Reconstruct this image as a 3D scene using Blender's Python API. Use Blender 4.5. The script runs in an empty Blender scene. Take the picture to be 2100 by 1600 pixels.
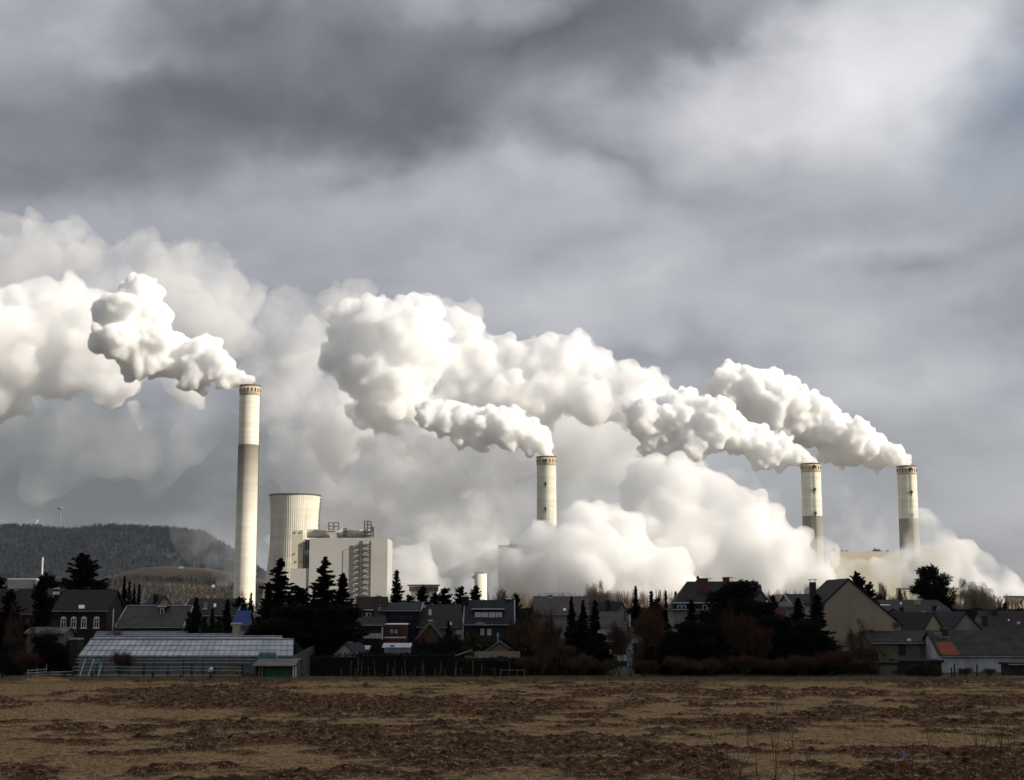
import bpy, bmesh, math, random
import numpy as np
from mathutils import Vector, noise as mnoise

sc = bpy.context.scene
C = sc.collection
rng = np.random.default_rng(11)
rnd = random.Random(5)
R = math.radians

# ------------------------------------------------------------------ camera
F = 3000.0                     # focal length in photograph pixels
TH = math.atan(450 / F)
H = 7.0
cam = bpy.data.cameras.new('camera'); co = bpy.data.objects.new('camera', cam); C.objects.link(co); sc.camera = co
cam.sensor_width = 36; cam.lens = 36 * F / 2100; cam.clip_start = 0.5; cam.clip_end = 40000
co.location = (0, 0, H); co.rotation_euler = (math.pi / 2 + TH, 0, 0)

def W(px, py, d):              # photograph pixel + distance -> point in the place
    u = (px - 1050) / F; v = (800 - py) / F
    t = d / (math.cos(TH) - v * math.sin(TH))
    return Vector((u * t, d, H + t * (math.sin(TH) + v * math.cos(TH))))
def X(px, d, py=1250): return W(px, py, d).x
def Z(py, d): return W(1050, py, d).z

# ------------------------------------------------------------------ render, light
sc.view_settings.view_transform = 'Standard'; sc.view_settings.look = 'None'
sc.view_settings.exposure = 0.22; sc.view_settings.gamma = 1
cy = sc.cycles
cy.use_denoising = True; cy.use_adaptive_sampling = True; cy.adaptive_threshold = 0.02
cy.max_bounces = 60; cy.volume_bounces = 56; cy.diffuse_bounces = 3; cy.glossy_bounces = 2
cy.transparent_max_bounces = 24; cy.volume_max_steps = 256; cy.volume_step_rate = 1.0
SUN_EL = 24.0
sd = Vector((.94, -.34, 0)).normalized() * math.cos(R(SUN_EL)); sd.z = math.sin(R(SUN_EL))
sun = bpy.data.lights.new('sun', 'SUN'); sun.energy = 5.0; sun.angle = R(.5); sun.color = (1, .925, .80)
so = bpy.data.objects.new('sun', sun); C.objects.link(so); so.rotation_euler = sd.to_track_quat('Z', 'Y').to_euler()

# sky: a Nishita sky seen through broken cloud; banks of cloud are given by direction (azimuth, elevation)
w = bpy.data.worlds.new('World'); sc.world = w; w.use_nodes = True
nt = w.node_tree; nt.nodes.clear()
def N(t, **k):
    n = nt.nodes.new(t)
    for a, b in k.items(): setattr(n, a, b)
    return n
def L(a, b): nt.links.new(a, b)
def M(op, a, b=None, c=None, clamp=False):
    n = N('ShaderNodeMath', operation=op); n.use_clamp = clamp
    for i, v in enumerate((a, b, c)):
        if v is None: continue
        if isinstance(v, (int, float)): n.inputs[i].default_value = v
        else: L(v, n.inputs[i])
    return n.outputs[0]
tc = N('ShaderNodeTexCoord'); sep = N('ShaderNodeSeparateXYZ'); L(tc.outputs['Generated'], sep.inputs[0])
az = M('ARCTAN2', sep.outputs[0], sep.outputs[1]); el = M('ARCSINE', sep.outputs[2])
cmb = N('ShaderNodeCombineXYZ'); L(az, cmb.inputs[0]); L(el, cmb.inputs[1])
mp0 = N('ShaderNodeMapping'); mp0.inputs['Scale'].default_value = (7, 7, 9); L(tc.outputs['Generated'], mp0.inputs[0])
nz = N('ShaderNodeTexNoise'); nz.inputs['Scale'].default_value = 1.3; nz.inputs['Detail'].default_value = 7; nz.inputs['Roughness'].default_value = .52
L(mp0.outputs[0], nz.inputs[0])
sub = N('ShaderNodeVectorMath', operation='SUBTRACT'); L(nz.outputs['Color'], sub.inputs[0]); sub.inputs[1].default_value = (.5, .5, .5)
scl = N('ShaderNodeVectorMath', operation='MULTIPLY'); L(sub.outputs[0], scl.inputs[0]); scl.inputs[1].default_value = (.19, .12, 0)
wv = N('ShaderNodeVectorMath', operation='ADD'); L(cmb.outputs[0], wv.inputs[0]); L(scl.outputs[0], wv.inputs[1])
def blob(px, py, rx, ry, rot, amt):
    v = W(px, py, 100) - Vector((0, 0, H)); v.normalize()
    mp = N('ShaderNodeMapping', vector_type='TEXTURE')
    mp.inputs['Location'].default_value = (math.atan2(v.x, v.y), math.asin(v.z), 0)
    mp.inputs['Rotation'].default_value = (0, 0, R(rot)); mp.inputs['Scale'].default_value = (rx / F, ry / F, 1)
    L(wv.outputs[0], mp.inputs[0])
    g = N('ShaderNodeTexGradient', gradient_type='QUADRATIC_SPHERE'); L(mp.outputs[0], g.inputs[0])
    return g.outputs['Fac'], amt
BLOBS = [  # px, py, rx, ry, rot, amount
    (380, 190, 1250, 400, -4, -.34), (800, 230, 800, 220, 6, -.16), (1150, 50, 620, 170, 8, -.30), (150, 380, 620, 200, 0, -.14),
    (1230, 330, 220, 90, -30, -.14), (1000, 345, 420, 130, 2, .20), (850, 440, 520, 150, 2, .12), (280, 110, 420, 120, 5, .12), (60, 20, 330, 200, 0, .16),
    (1720, 160, 520, 260, 8, .34), (1950, 60, 380, 220, 10, .28), (1540, 270, 330, 140, 10, .16), (1650, 90, 260, 130, 0, .10), (2060, 250, 240, 150, 0, -.05),
    (1500, 640, 1100, 300, -8, .07), (1330, 740, 620, 130, -5, -.13), (1900, 540, 500, 110, 12, -.07), (1760, 500, 330, 60, 5, .08), (1850, 790, 420, 90, 4, .10),
    (2050, 650, 260, 90, 0, -.06), (100, 1000, 1500, 330, 0, -.50), (1000, 980, 900, 220, 0, -.16), (1300, 560, 300, 80, 10, .08), (2000, 1080, 330, 130, 0, -.04), (500, 40, 500, 120, 5, -.12),
    (1430, 70, 520, 150, 10, -.20), (2200, 100, 300, 500, 0, -.05)]
acc = None
for b in BLOBS:
    g, a = blob(*b)
    acc = M('MULTIPLY_ADD', g, a, acc if acc is not None else .0)
mp1 = N('ShaderNodeMapping'); mp1.inputs['Scale'].default_value = (5, 5, 8.5); mp1.inputs['Rotation'].default_value = (0, R(14), 0); L(tc.outputs['Generated'], mp1.inputs[0])
n2 = N('ShaderNodeTexNoise'); n2.inputs['Scale'].default_value = 1.7; n2.inputs['Detail'].default_value = 9; n2.inputs['Roughness'].default_value = .53; n2.inputs['Distortion'].default_value = .25; L(mp1.outputs[0], n2.inputs[0])
lum = M('ADD', acc, M('MULTIPLY_ADD', n2.outputs['Fac'], .42, .195))
zen = N('ShaderNodeMapRange'); zen.interpolation_type = 'SMOOTHSTEP'; L(el, zen.inputs[0])
for i, v in enumerate((R(30), R(65), 0, .35)): zen.inputs[i + 1].default_value = v
lum = M('ADD', lum, zen.outputs[0]); lum = M('SMOOTH_MAX', lum, .10, .16)
bk = N('ShaderNodeMapRange'); bk.interpolation_type = 'SMOOTHSTEP'; L(sep.outputs[1], bk.inputs[0])   # sky dimmed over and behind the viewer to cut fill light
for i, v in enumerate((-.1, .62, .60, 1.0)): bk.inputs[i + 1].default_value = v
lum = M('MULTIPLY', lum, bk.outputs[0])
ramp = N('ShaderNodeValToRGB'); L(M('MULTIPLY', lum, .8), ramp.inputs[0]); e = ramp.color_ramp.elements
e[0].position = .0; e[0].color = (.060, .066, .080, 1); e[1].position = .95; e[1].color = (.98, .98, 1.0, 1)
for p, c in ((.10, (.108, .113, .128, 1)), (.2, (.195, .20, .222, 1)), (.34, (.37, .376, .405, 1)), (.55, (.635, .635, .655, 1))):
    q = e.new(p); q.color = c
sky = N('ShaderNodeTexSky', sky_type='NISHITA'); sky.sun_disc = False; sky.sun_elevation = R(SUN_EL)
sky.sun_rotation = math.atan2(sd.x, sd.y)
bg1 = N('ShaderNodeBackground'); L(sky.outputs[0], bg1.inputs[0]); bg1.inputs[1].default_value = .12
bg2 = N('ShaderNodeBackground'); L(ramp.outputs[0], bg2.inputs[0]); bg2.inputs[1].default_value = 1.0
mx = N('ShaderNodeMixShader'); wo = N('ShaderNodeOutputWorld')
g1, _ = blob(2060, 230, 420, 330, 0, 1)
cover = M('SUBTRACT', .93, M('MULTIPLY', g1, .30)); L(cover, mx.inputs[0])
L(bg1.outputs[0], mx.inputs[1]); L(bg2.outputs[0], mx.inputs[2]); L(mx.outputs[0], wo.inputs[0])

# ------------------------------------------------------------------ materials
MATS = {}
def mat(name, c, c2=None, scale=2.0, stretch=(1, 1, 1), rough=.85, bump=0, detail=4, lo=.35, hi=.65, metal=0, spec=.25, rows=0, rowc=None, rowdir='z', coords='Object'):
    if name in MATS: return MATS[name]
    m = bpy.data.materials.new(name); m.use_nodes = True; t = m.node_tree
    b = t.nodes['Principled BSDF']; b.inputs['Roughness'].default_value = rough; b.inputs['Metallic'].default_value = metal
    b.inputs['Specular IOR Level'].default_value = spec
    if c2 is None: c2 = tuple(v * .72 for v in c)
    co_ = t.nodes.new('ShaderNodeTexCoord'); mp = t.nodes.new('ShaderNodeMapping'); mp.inputs['Scale'].default_value = stretch
    n = t.nodes.new('ShaderNodeTexNoise'); n.inputs['Scale'].default_value = scale; n.inputs['Detail'].default_value = detail
    mr = t.nodes.new('ShaderNodeMapRange'); mr.inputs[1].default_value = lo; mr.inputs[2].default_value = hi
    mix = t.nodes.new('ShaderNodeMix'); mix.data_type = 'RGBA'
    mix.inputs[6].default_value = (*c, 1); mix.inputs[7].default_value = (*c2, 1)
    l = t.links.new
    l(co_.outputs[coords], mp.inputs[0]); l(mp.outputs[0], n.inputs[0]); l(n.outputs['Fac'], mr.inputs[0]); l(mr.outputs[0], mix.inputs[0])
    out = mix.outputs[2]
    if rows:
        wt = t.nodes.new('ShaderNodeTexWave'); wt.wave_type = 'BANDS'; wt.bands_direction = rowdir.upper(); wt.inputs['Scale'].default_value = rows / (2 * math.pi) * 3.14159
        wt.inputs['Distortion'].default_value = .6; wt.inputs['Detail'].default_value = 1
        l(co_.outputs[coords], wt.inputs[0])
        mr2 = t.nodes.new('ShaderNodeMapRange'); mr2.inputs[1].default_value = .0; mr2.inputs[2].default_value = .35; l(wt.outputs['Fac'], mr2.inputs[0])
        mx2 = t.nodes.new('ShaderNodeMix'); mx2.data_type = 'RGBA'; mx2.inputs[6].default_value = (*(rowc or tuple(v * .45 for v in c)), 1)
        l(mr2.outputs[0], mx2.inputs[0]); l(out, mx2.inputs[7]); out = mx2.outputs[2]
    l(out, b.inputs['Base Color'])
    if bump:
        bp = t.nodes.new('ShaderNodeBump'); bp.inputs['Strength'].default_value = bump; bp.inputs['Distance'].default_value = .1
        l(n.outputs['Fac'], bp.inputs['Height']); l(bp.outputs[0], b.inputs['Normal'])
    MATS[name] = m; return m

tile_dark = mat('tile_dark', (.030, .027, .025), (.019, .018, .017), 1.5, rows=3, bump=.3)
tile_brown = mat('tile_brown', (.038, .030, .025), (.024, .019, .016), 1.2, rows=3, bump=.3)
tile_slate = mat('tile_slate', (.028, .030, .039), (.018, .019, .025), 1.4, rows=3, bump=.3)
tile_mossy = mat('tile_mossy', (.058, .055, .046), (.024, .024, .020), .9, rows=4, bump=.4)
tile_orange = mat('tile_orange', (.30, .085, .035), (.19, .06, .03), 2.5, rows=5, bump=.3)
corrug = mat('corrugated_sheet', (.20, .19, .175), (.10, .095, .085), .8, rows=14, rowdir='x', bump=.2)
corrug_dark = mat('weathered_cladding', (.085, .078, .068), (.050, .045, .040), .8, rows=8, rowdir='x', bump=.2)
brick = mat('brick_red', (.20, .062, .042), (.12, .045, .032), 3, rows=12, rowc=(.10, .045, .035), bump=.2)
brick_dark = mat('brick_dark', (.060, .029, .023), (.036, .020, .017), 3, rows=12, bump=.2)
plaster = mat('plaster_cream', (.40, .345, .245), (.33, .28, .195), .5, (1, 1, .5), bump=.1, detail=7)
plaster_grey = mat('plaster_grey', (.27, .26, .22), (.19, .18, .155), .7, (1, 1, .4), bump=.1, detail=7)
plaster_olive = mat('plaster_olive', (.20, .185, .125), (.145, .13, .09), .7, (1, 1, .5), bump=.1, detail=7)
whitewash = mat('whitewash', (.62, .64, .66), (.42, .43, .44), .8, (1, 1, .35), bump=.15, detail=7)
white = mat('white_paint', (.86, .87, .88), (.78, .79, .80), 3, rough=.5)
cream = mat('cream_blind', (.72, .65, .52), (.62, .55, .44), 3)
glass = mat('window_glass', (.03, .035, .045), (.015, .018, .022), 2, rough=.08, spec=.8)
lead = mat('zinc_trim', (.34, .36, .38), (.22, .23, .25), 2, rough=.45, metal=.2)
dark_slate = mat('slate_cladding', (.022, .024, .034), (.014, .015, .02), 2, rows=6)
wood_dark = mat('weathered_wood', (.050, .040, .032), (.028, .023, .019), 2, (4, 4, .6), bump=.3)
wood_tan = mat('tan_wood', (.28, .17, .08), (.20, .12, .06), 2, (1, 1, 6))
wood_grey = mat('grey_wood', (.20, .185, .16), (.12, .11, .095), 2, (4, 4, .6))
bark = mat('bark', (.055, .040, .028), (.028, .021, .015), 3, bump=.4)
bark_pale = mat('bark_pale', (.34, .29, .23), (.20, .17, .13), 3)
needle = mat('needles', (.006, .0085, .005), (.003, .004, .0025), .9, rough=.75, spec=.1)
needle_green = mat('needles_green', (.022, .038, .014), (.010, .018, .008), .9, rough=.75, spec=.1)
needle_gold = mat('needles_gold', (.10, .095, .02), (.04, .045, .012), 1.5, rough=.75, spec=.1)
twig_brown = mat('twigs_brown', (.13, .085, .055), (.07, .046, .03), .6)
twig_red = mat('twigs_red', (.115, .055, .032), (.06, .032, .02), .6)
twig_orange = mat('twigs_orange', (.17, .10, .052), (.09, .055, .03), .6)
twig_pale = mat('twigs_pale', (.42, .33, .25), (.28, .22, .17), .05)
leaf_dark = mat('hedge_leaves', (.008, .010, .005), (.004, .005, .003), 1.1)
leaf_brown = mat('brown_hedge_leaves', (.030, .022, .014), (.014, .011, .008), 1.1)
grass_m = mat('verge_grass', (.085, .078, .034), (.19, .145, .08), .35, bump=.5, detail=8)
lawn_m = mat('lawn', (.022, .036, .010), (.015, .024, .008), .5, bump=.4)
concrete = mat('concrete', (.80, .76, .64), (.70, .66, .55), .05, (1, 1, .25), detail=8)
panel_grey = mat('metal_cladding', (.44, .43, .405), (.39, .38, .36), .05, detail=5, rows=.35, rowc=(.47, .46, .44))
panel_warm = mat('warm_cladding', (.62, .56, .44), (.54, .49, .38), .03, detail=6)
steel = mat('steel_frame', (.20, .19, .18), (.13, .12, .12), 1, metal=.3, rough=.5)
steel_dark = mat('dark_steel', (.05, .045, .05), (.03, .028, .03), 1)
duct_m = mat('duct_metal', (.50, .47, .42), (.40, .38, .34), .08, rough=.45, metal=.1)
teal = mat('teal_tarpaulin', (.03, .17, .18), (.02, .11, .12), 1.5, rough=.5, bump=.6)
green_paint = mat('green_paint', (.03, .12, .07), (.022, .085, .05), 2)
blue_m = mat('blue_roofing', (.06, .09, .32), (.045, .07, .24), 2, rows=6, rowdir='x')
soil_heap = mat('heap_soil', (.10, .055, .032), (.05, .028, .018), 2.5, bump=.6)
straw_m = mat('straw', (.36, .28, .15), (.20, .145, .075), 2.5, bump=.6)
asphalt = mat('asphalt', (.05, .05, .05), (.04, .04, .04), 1)

# ------------------------------------------------------------------ mesh helpers
class MB:
    def __init__(s): s.v = []; s.f = []; s.m = []; s.mi = 0
    def add(s, vs, fs):
        k = len(s.v); s.v += [tuple(p) for p in vs]; s.f += [tuple(i + k for i in f) for f in fs]; s.m += [s.mi] * len(fs); return s
    def box(s, x0, x1, y0, y1, z0, z1):
        return s.add([(x0, y0, z0), (x1, y0, z0), (x1, y1, z0), (x0, y1, z0), (x0, y0, z1), (x1, y0, z1), (x1, y1, z1), (x0, y1, z1)],
                     [(0, 3, 2, 1), (4, 5, 6, 7), (0, 1, 5, 4), (1, 2, 6, 5), (2, 3, 7, 6), (3, 0, 4, 7)])
    def prism(s, poly, a0, a1, axis='y'):      # poly in (horizontal, z), extruded along axis
        n = len(poly)
        P = (lambda q, a: (q[0], a, q[1])) if axis == 'y' else (lambda q, a: (a, q[0], q[1]))
        vs = [P(q, a0) for q in poly] + [P(q, a1) for q in poly]
        fs = [tuple(range(n)), tuple(range(2 * n - 1, n - 1, -1))] + [(i, i + n, (i + 1) % n + n, (i + 1) % n) for i in range(n)]
        return s.add(vs, fs)
    def tube(s, p0, p1, r0, r1=None, n=5):
        r1 = r0 if r1 is None else r1
        p0 = Vector(p0); p1 = Vector(p1); d = (p1 - p0)
        if d.length < 1e-6: return s
        d.normalize(); a = d.orthogonal().normalized(); b = d.cross(a)
        vs = []
        for p, r in ((p0, r0), (p1, r1)):
            for i in range(n):
                t = 2 * math.pi * i / n; vs.append(p + (a * math.cos(t) + b * math.sin(t)) * r)
        fs = [(i, (i + 1) % n, (i + 1) % n + n, i + n) for i in range(n)] + [tuple(range(n - 1, -1, -1)), tuple(range(n, 2 * n))]
        return s.add(vs, fs)
    def build(s, name, m, parent=None, smooth=False, recalc=True):
        me = bpy.data.meshes.new(name); me.from_pydata(s.v, [], s.f)
        for q in (m if isinstance(m, (list, tuple)) else [m]): me.materials.append(q)
        if any(s.m): me.polygons.foreach_set('material_index', s.m)
        if recalc:
            bm = bmesh.new(); bm.from_mesh(me); bmesh.ops.recalc_face_normals(bm, faces=bm.faces); bm.to_mesh(me); bm.free()
        if smooth: me.polygons.foreach_set('use_smooth', [True] * len(me.polygons))
        me.update()
        o = bpy.data.objects.new(name, me); C.objects.link(o); o.parent = parent
        return o

def npmesh(name, V, Fc, m, parent=None, smooth=False):
    V = np.asarray(V, np.float32); Fc = np.asarray(Fc, np.int32); k = Fc.shape[1]
    me = bpy.data.meshes.new(name); me.vertices.add(len(V)); me.vertices.foreach_set('co', V.ravel())
    me.loops.add(Fc.size); me.loops.foreach_set('vertex_index', Fc.ravel())
    me.polygons.add(len(Fc)); me.polygons.foreach_set('loop_start', np.arange(len(Fc)) * k); me.polygons.foreach_set('loop_total', np.full(len(Fc), k))
    if smooth: me.polygons.foreach_set('use_smooth', [True] * len(Fc))
    for q in (m if isinstance(m, (list, tuple)) else [m]):
        if q: me.materials.append(q)
    me.update(calc_edges=True)
    o = bpy.data.objects.new(name, me); C.objects.link(o); o.parent = parent
    return o

def tag(o, label=None, cat=None, group=None, kind=None):
    if label: o['label'] = label
    if cat: o['category'] = cat
    if group: o['group'] = group
    if kind: o['kind'] = kind
    return o
def thing(name, label, cat, loc=(0, 0, 0), rz=0, group=None, kind=None):
    o = bpy.data.objects.new(name, None); C.objects.link(o); o.location = loc; o.rotation_euler = (0, 0, rz)
    o.empty_display_size = .5
    return tag(o, label, cat, group, kind)
def copy_tree(o, parent=None):
    c = o.copy(); C.objects.link(c); c.parent = parent
    for ch in list(o.children): copy_tree(ch, c)
    return c

def lat(seed):
    g = np.random.default_rng(seed).random((256, 256)); return g
LAT = [lat(i) for i in range(6)]
def vnoise(x, y, i=0):
    g = LAT[i % 6]; xi = np.floor(x).astype(int); yi = np.floor(y).astype(int); fx = x - xi; fy = y - yi
    fx = fx * fx * (3 - 2 * fx); fy = fy * fy * (3 - 2 * fy)
    a = g[xi % 256, yi % 256]; b = g[(xi + 1) % 256, yi % 256]; c = g[xi % 256, (yi + 1) % 256]; d = g[(xi + 1) % 256, (yi + 1) % 256]
    return (a * (1 - fx) + b * fx) * (1 - fy) + (c * (1 - fx) + d * fx) * fy
def fbm(x, y, o=4, i=0):
    s = 0; a = .5; x = np.asarray(x, float); y = np.asarray(y, float)
    for k in range(o): s = s + a * vnoise(x * 2 ** k + 17.3 * k, y * 2 ** k + 5.1 * k, i + k); a *= .5
    return s

def gridmesh(name, xs, ys, zf, m, smooth=True):
    Xg, Yg = np.meshgrid(xs, ys); Zg = zf(Xg, Yg); n, k = Xg.shape
    V = np.stack([Xg, Yg, Zg], -1).reshape(-1, 3)
    i = np.arange(n * k).reshape(n, k)
    Fc = np.stack([i[:-1, :-1], i[:-1, 1:], i[1:, 1:], i[1:, :-1]], -1).reshape(-1, 4)
    return npmesh(name, V, Fc, m, smooth=smooth)

# ------------------------------------------------------------------ ground
def ground_z(x, y):
    emb = 5.3 * np.clip(1 - (y - 5) / 19, 0, 1); emb = emb * emb * (3 - 2 * emb / 5.3) / 5.3
    f = np.where((y > 27) & (y < 147.5) & (np.abs(x) < 94), -.35, 0.)
    return emb + f
gm = mat('village_ground', (.055, .052, .028), (.042, .034, .022), .03, bump=.3, detail=8)
xs = np.concatenate([np.linspace(-9000, -400, 10), np.linspace(-300, -110, 6), [-94.1, -93.9], np.linspace(-60, 60, 13), [93.9, 94.1], np.linspace(110, 300, 6), np.linspace(400, 9000, 10)])
ys = np.concatenate([np.linspace(-6000, -60, 8), np.linspace(-20, 24, 23), [26.9, 27.1], np.linspace(40, 140, 6), [147.4, 147.6], np.linspace(160, 500, 8), np.linspace(700, 9000, 12)])
tag(gridmesh('ground', xs, ys, ground_z, gm), kind='structure')

# ploughed field: real clods and furrow strips
def patch(x, y):               # 1 = dry grass, 0 = turned soil, in long strips across the view
    a = .66 * fbm(x * .075 + 3, y * .11 + 9, 4, 1) + .75 * fbm(x * .45, y * .5, 5, 2) - .245
    left = np.clip((-x - 6) / 30, 0, 1) * np.clip((130 - y) / 50, 0, 1) * .21
    verge = np.clip((y - 128) / 12, 0, 1) * .05
    return a + left + verge
def field_z(x, y):
    s = np.clip((.50 - patch(x, y)) * 9, 0, 1)
    cl = fbm(x * 2.2, y * 2.2, 4, 3); cl2 = fbm(x * .8, y * .9, 3, 4)
    z = .05 + .16 * (cl2 - .5) + s * (.75 * np.clip(cl - .45, 0, 1) + .16 * (cl2 - .4)) + (1 - s) * .12 * (cl - .5)
    return z - .02 * np.clip((145 - y) / 5, -1, 1) * 0
fm = bpy.data.materials.new('ploughed_soil'); fm.use_nodes = True; t = fm.node_tree; b = t.nodes['Principled BSDF']
b.inputs['Roughness'].default_value = .95; b.inputs['Specular IOR Level'].default_value = .1
at = t.nodes.new('ShaderNodeAttribute'); at.attribute_name = 'grass'
tc2 = t.nodes.new('ShaderNodeTexCoord'); n1 = t.nodes.new('ShaderNodeTexNoise'); n1.inputs['Scale'].default_value = 2.6; n1.inputs['Detail'].default_value = 8; n1.inputs['Roughness'].default_value = .7
t.links.new(tc2.outputs['Object'], n1.inputs[0])
def ramp_(fac, stops):
    r = t.nodes.new('ShaderNodeValToRGB'); el_ = r.color_ramp.elements
    el_[0].position = stops[0][0]; el_[0].color = (*stops[0][1], 1); el_[1].position = stops[-1][0]; el_[1].color = (*stops[-1][1], 1)
    for p, c in stops[1:-1]: q = el_.new(p); q.color = (*c, 1)
    t.links.new(fac, r.inputs[0]); return r.outputs[0]
soilc = ramp_(n1.outputs['Fac'], [(.37, (.010, .004, .002)), (.5, (.085, .040, .018)), (.60, (.17, .098, .052)), (.69, (.56, .40, .23))])
grc = ramp_(n1.outputs['Fac'], [(.36, (.050, .026, .012)), (.47, (.28, .185, .088)), (.58, (.42, .29, .145)), (.70, (.60, .44, .25))])
mm = t.nodes.new('ShaderNodeMix'); mm.data_type = 'RGBA'; t.links.new(at.outputs['Fac'], mm.inputs[0]); t.links.new(soilc, mm.inputs[6]); t.links.new(grc, mm.inputs[7])
t.links.new(mm.outputs[2], b.inputs['Base Color'])
bp = t.nodes.new('ShaderNodeBump'); bp.inputs['Strength'].default_value = .9; bp.inputs['Distance'].default_value = .25; t.links.new(n1.outputs['Fac'], bp.inputs['Height']); t.links.new(bp.outputs[0], b.inputs['Normal'])
fx = np.arange(-90, 90.01, .13); yy = [28.]
while yy[-1] < 146.6: yy.append(yy[-1] + .10 + (yy[-1] - 28) * .0016)
yy = np.array(yy)
fo = tag(gridmesh('field', fx, yy, field_z, fm), kind='structure')
Xg, Yg = np.meshgrid(fx, yy); ga = np.clip((patch(Xg, Yg) - .47 + .10 * (fbm(Xg * 2.5, Yg * 2.5, 3, 5) - .45)) * 11, 0, 1).ravel()
a_ = fo.data.attributes.new('grass', 'FLOAT', 'POINT'); a_.data.foreach_set('value', ga.astype(np.float32))

def scatter_blades(name, n, xr, yr, zf, length, width, m, up=0., accept=None, near=1.0, curl=.3):
    x = rng.uniform(*xr, n * 3); u = rng.random(n * 3); y = yr[0] + (yr[1] - yr[0]) * u ** near
    if accept is not None:
        k = rng.random(len(x)) < accept(x, y); x = x[k]; y = y[k]
    x = x[:n]; y = y[:n]; n = len(x)
    z = zf(x, y)
    a = rng.uniform(0, 2 * math.pi, n); tl = np.clip(rng.normal(up, .25, n), -.05, 1.5)
    Ln = length * rng.uniform(.5, 1.5, n); Wd = width * rng.uniform(.6, 1.4, n)
    d = np.stack([np.cos(a) * np.cos(tl), np.sin(a) * np.cos(tl), np.sin(tl)], -1)
    p = np.stack([x, y, z + .01], -1); sd_ = np.stack([-np.sin(a), np.cos(a), rng.normal(0, .5, n)], -1)
    A = p - sd_ * Wd[:, None] / 2; B = p + sd_ * Wd[:, None] / 2; T = p + d * Ln[:, None]
    T2 = T + sd_ * Wd[:, None] * .35
    V = np.stack([A, B, T2, T], 1).reshape(-1, 3); Fc = np.arange(4 * n).reshape(n, 4)
    return npmesh(name, V, Fc, m)
straw_l = mat('straw_litter', (.75, .50, .26), (.16, .08, .035), 7, lo=.3, hi=.7)
straw_g = mat('dry_grass_blades', (.56, .40, .205), (.26, .175, .09), 4, lo=.3, hi=.7)
tag(scatter_blades('straw_litter', 90000, (-88, 88), (40, 144), field_z, .24, .026, straw_l, .25, near=1.15), 'pale straw and root scraps littering the dark ploughed soil', 'straw', kind='stuff')
tag(scatter_blades('dry_grass', 200000, (-88, 88), (42, 146), field_z, .20, .018, straw_g, .9, accept=lambda x, y: np.clip((patch(x, y) - .47) * 9, 0.0, 1), near=1.15), 'dry tan grass standing in strips between the furrows', 'dry grass', kind='stuff')

def verge_z(x, y): return .02 + .16 * fbm(x * .7, y * .9, 3, 2) * np.clip((y - 144) / 1.2, 0, 1) * np.clip((153 - y) / 2, 0, 1) + .05
tag(gridmesh('grass_verge', np.linspace(-96, 96, 430), np.linspace(144, 153, 24), verge_z, grass_m), kind='structure')
verge_b = mat('verge_blades', (.26, .20, .11), (.10, .088, .042), .6)
tag(scatter_blades('verge_grass', 80000, (-88, 88), (144.3, 150), verge_z, .26, .025, verge_b, .9), 'matted yellow green grass along the far edge of the field', 'grass', kind='stuff')

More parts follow.
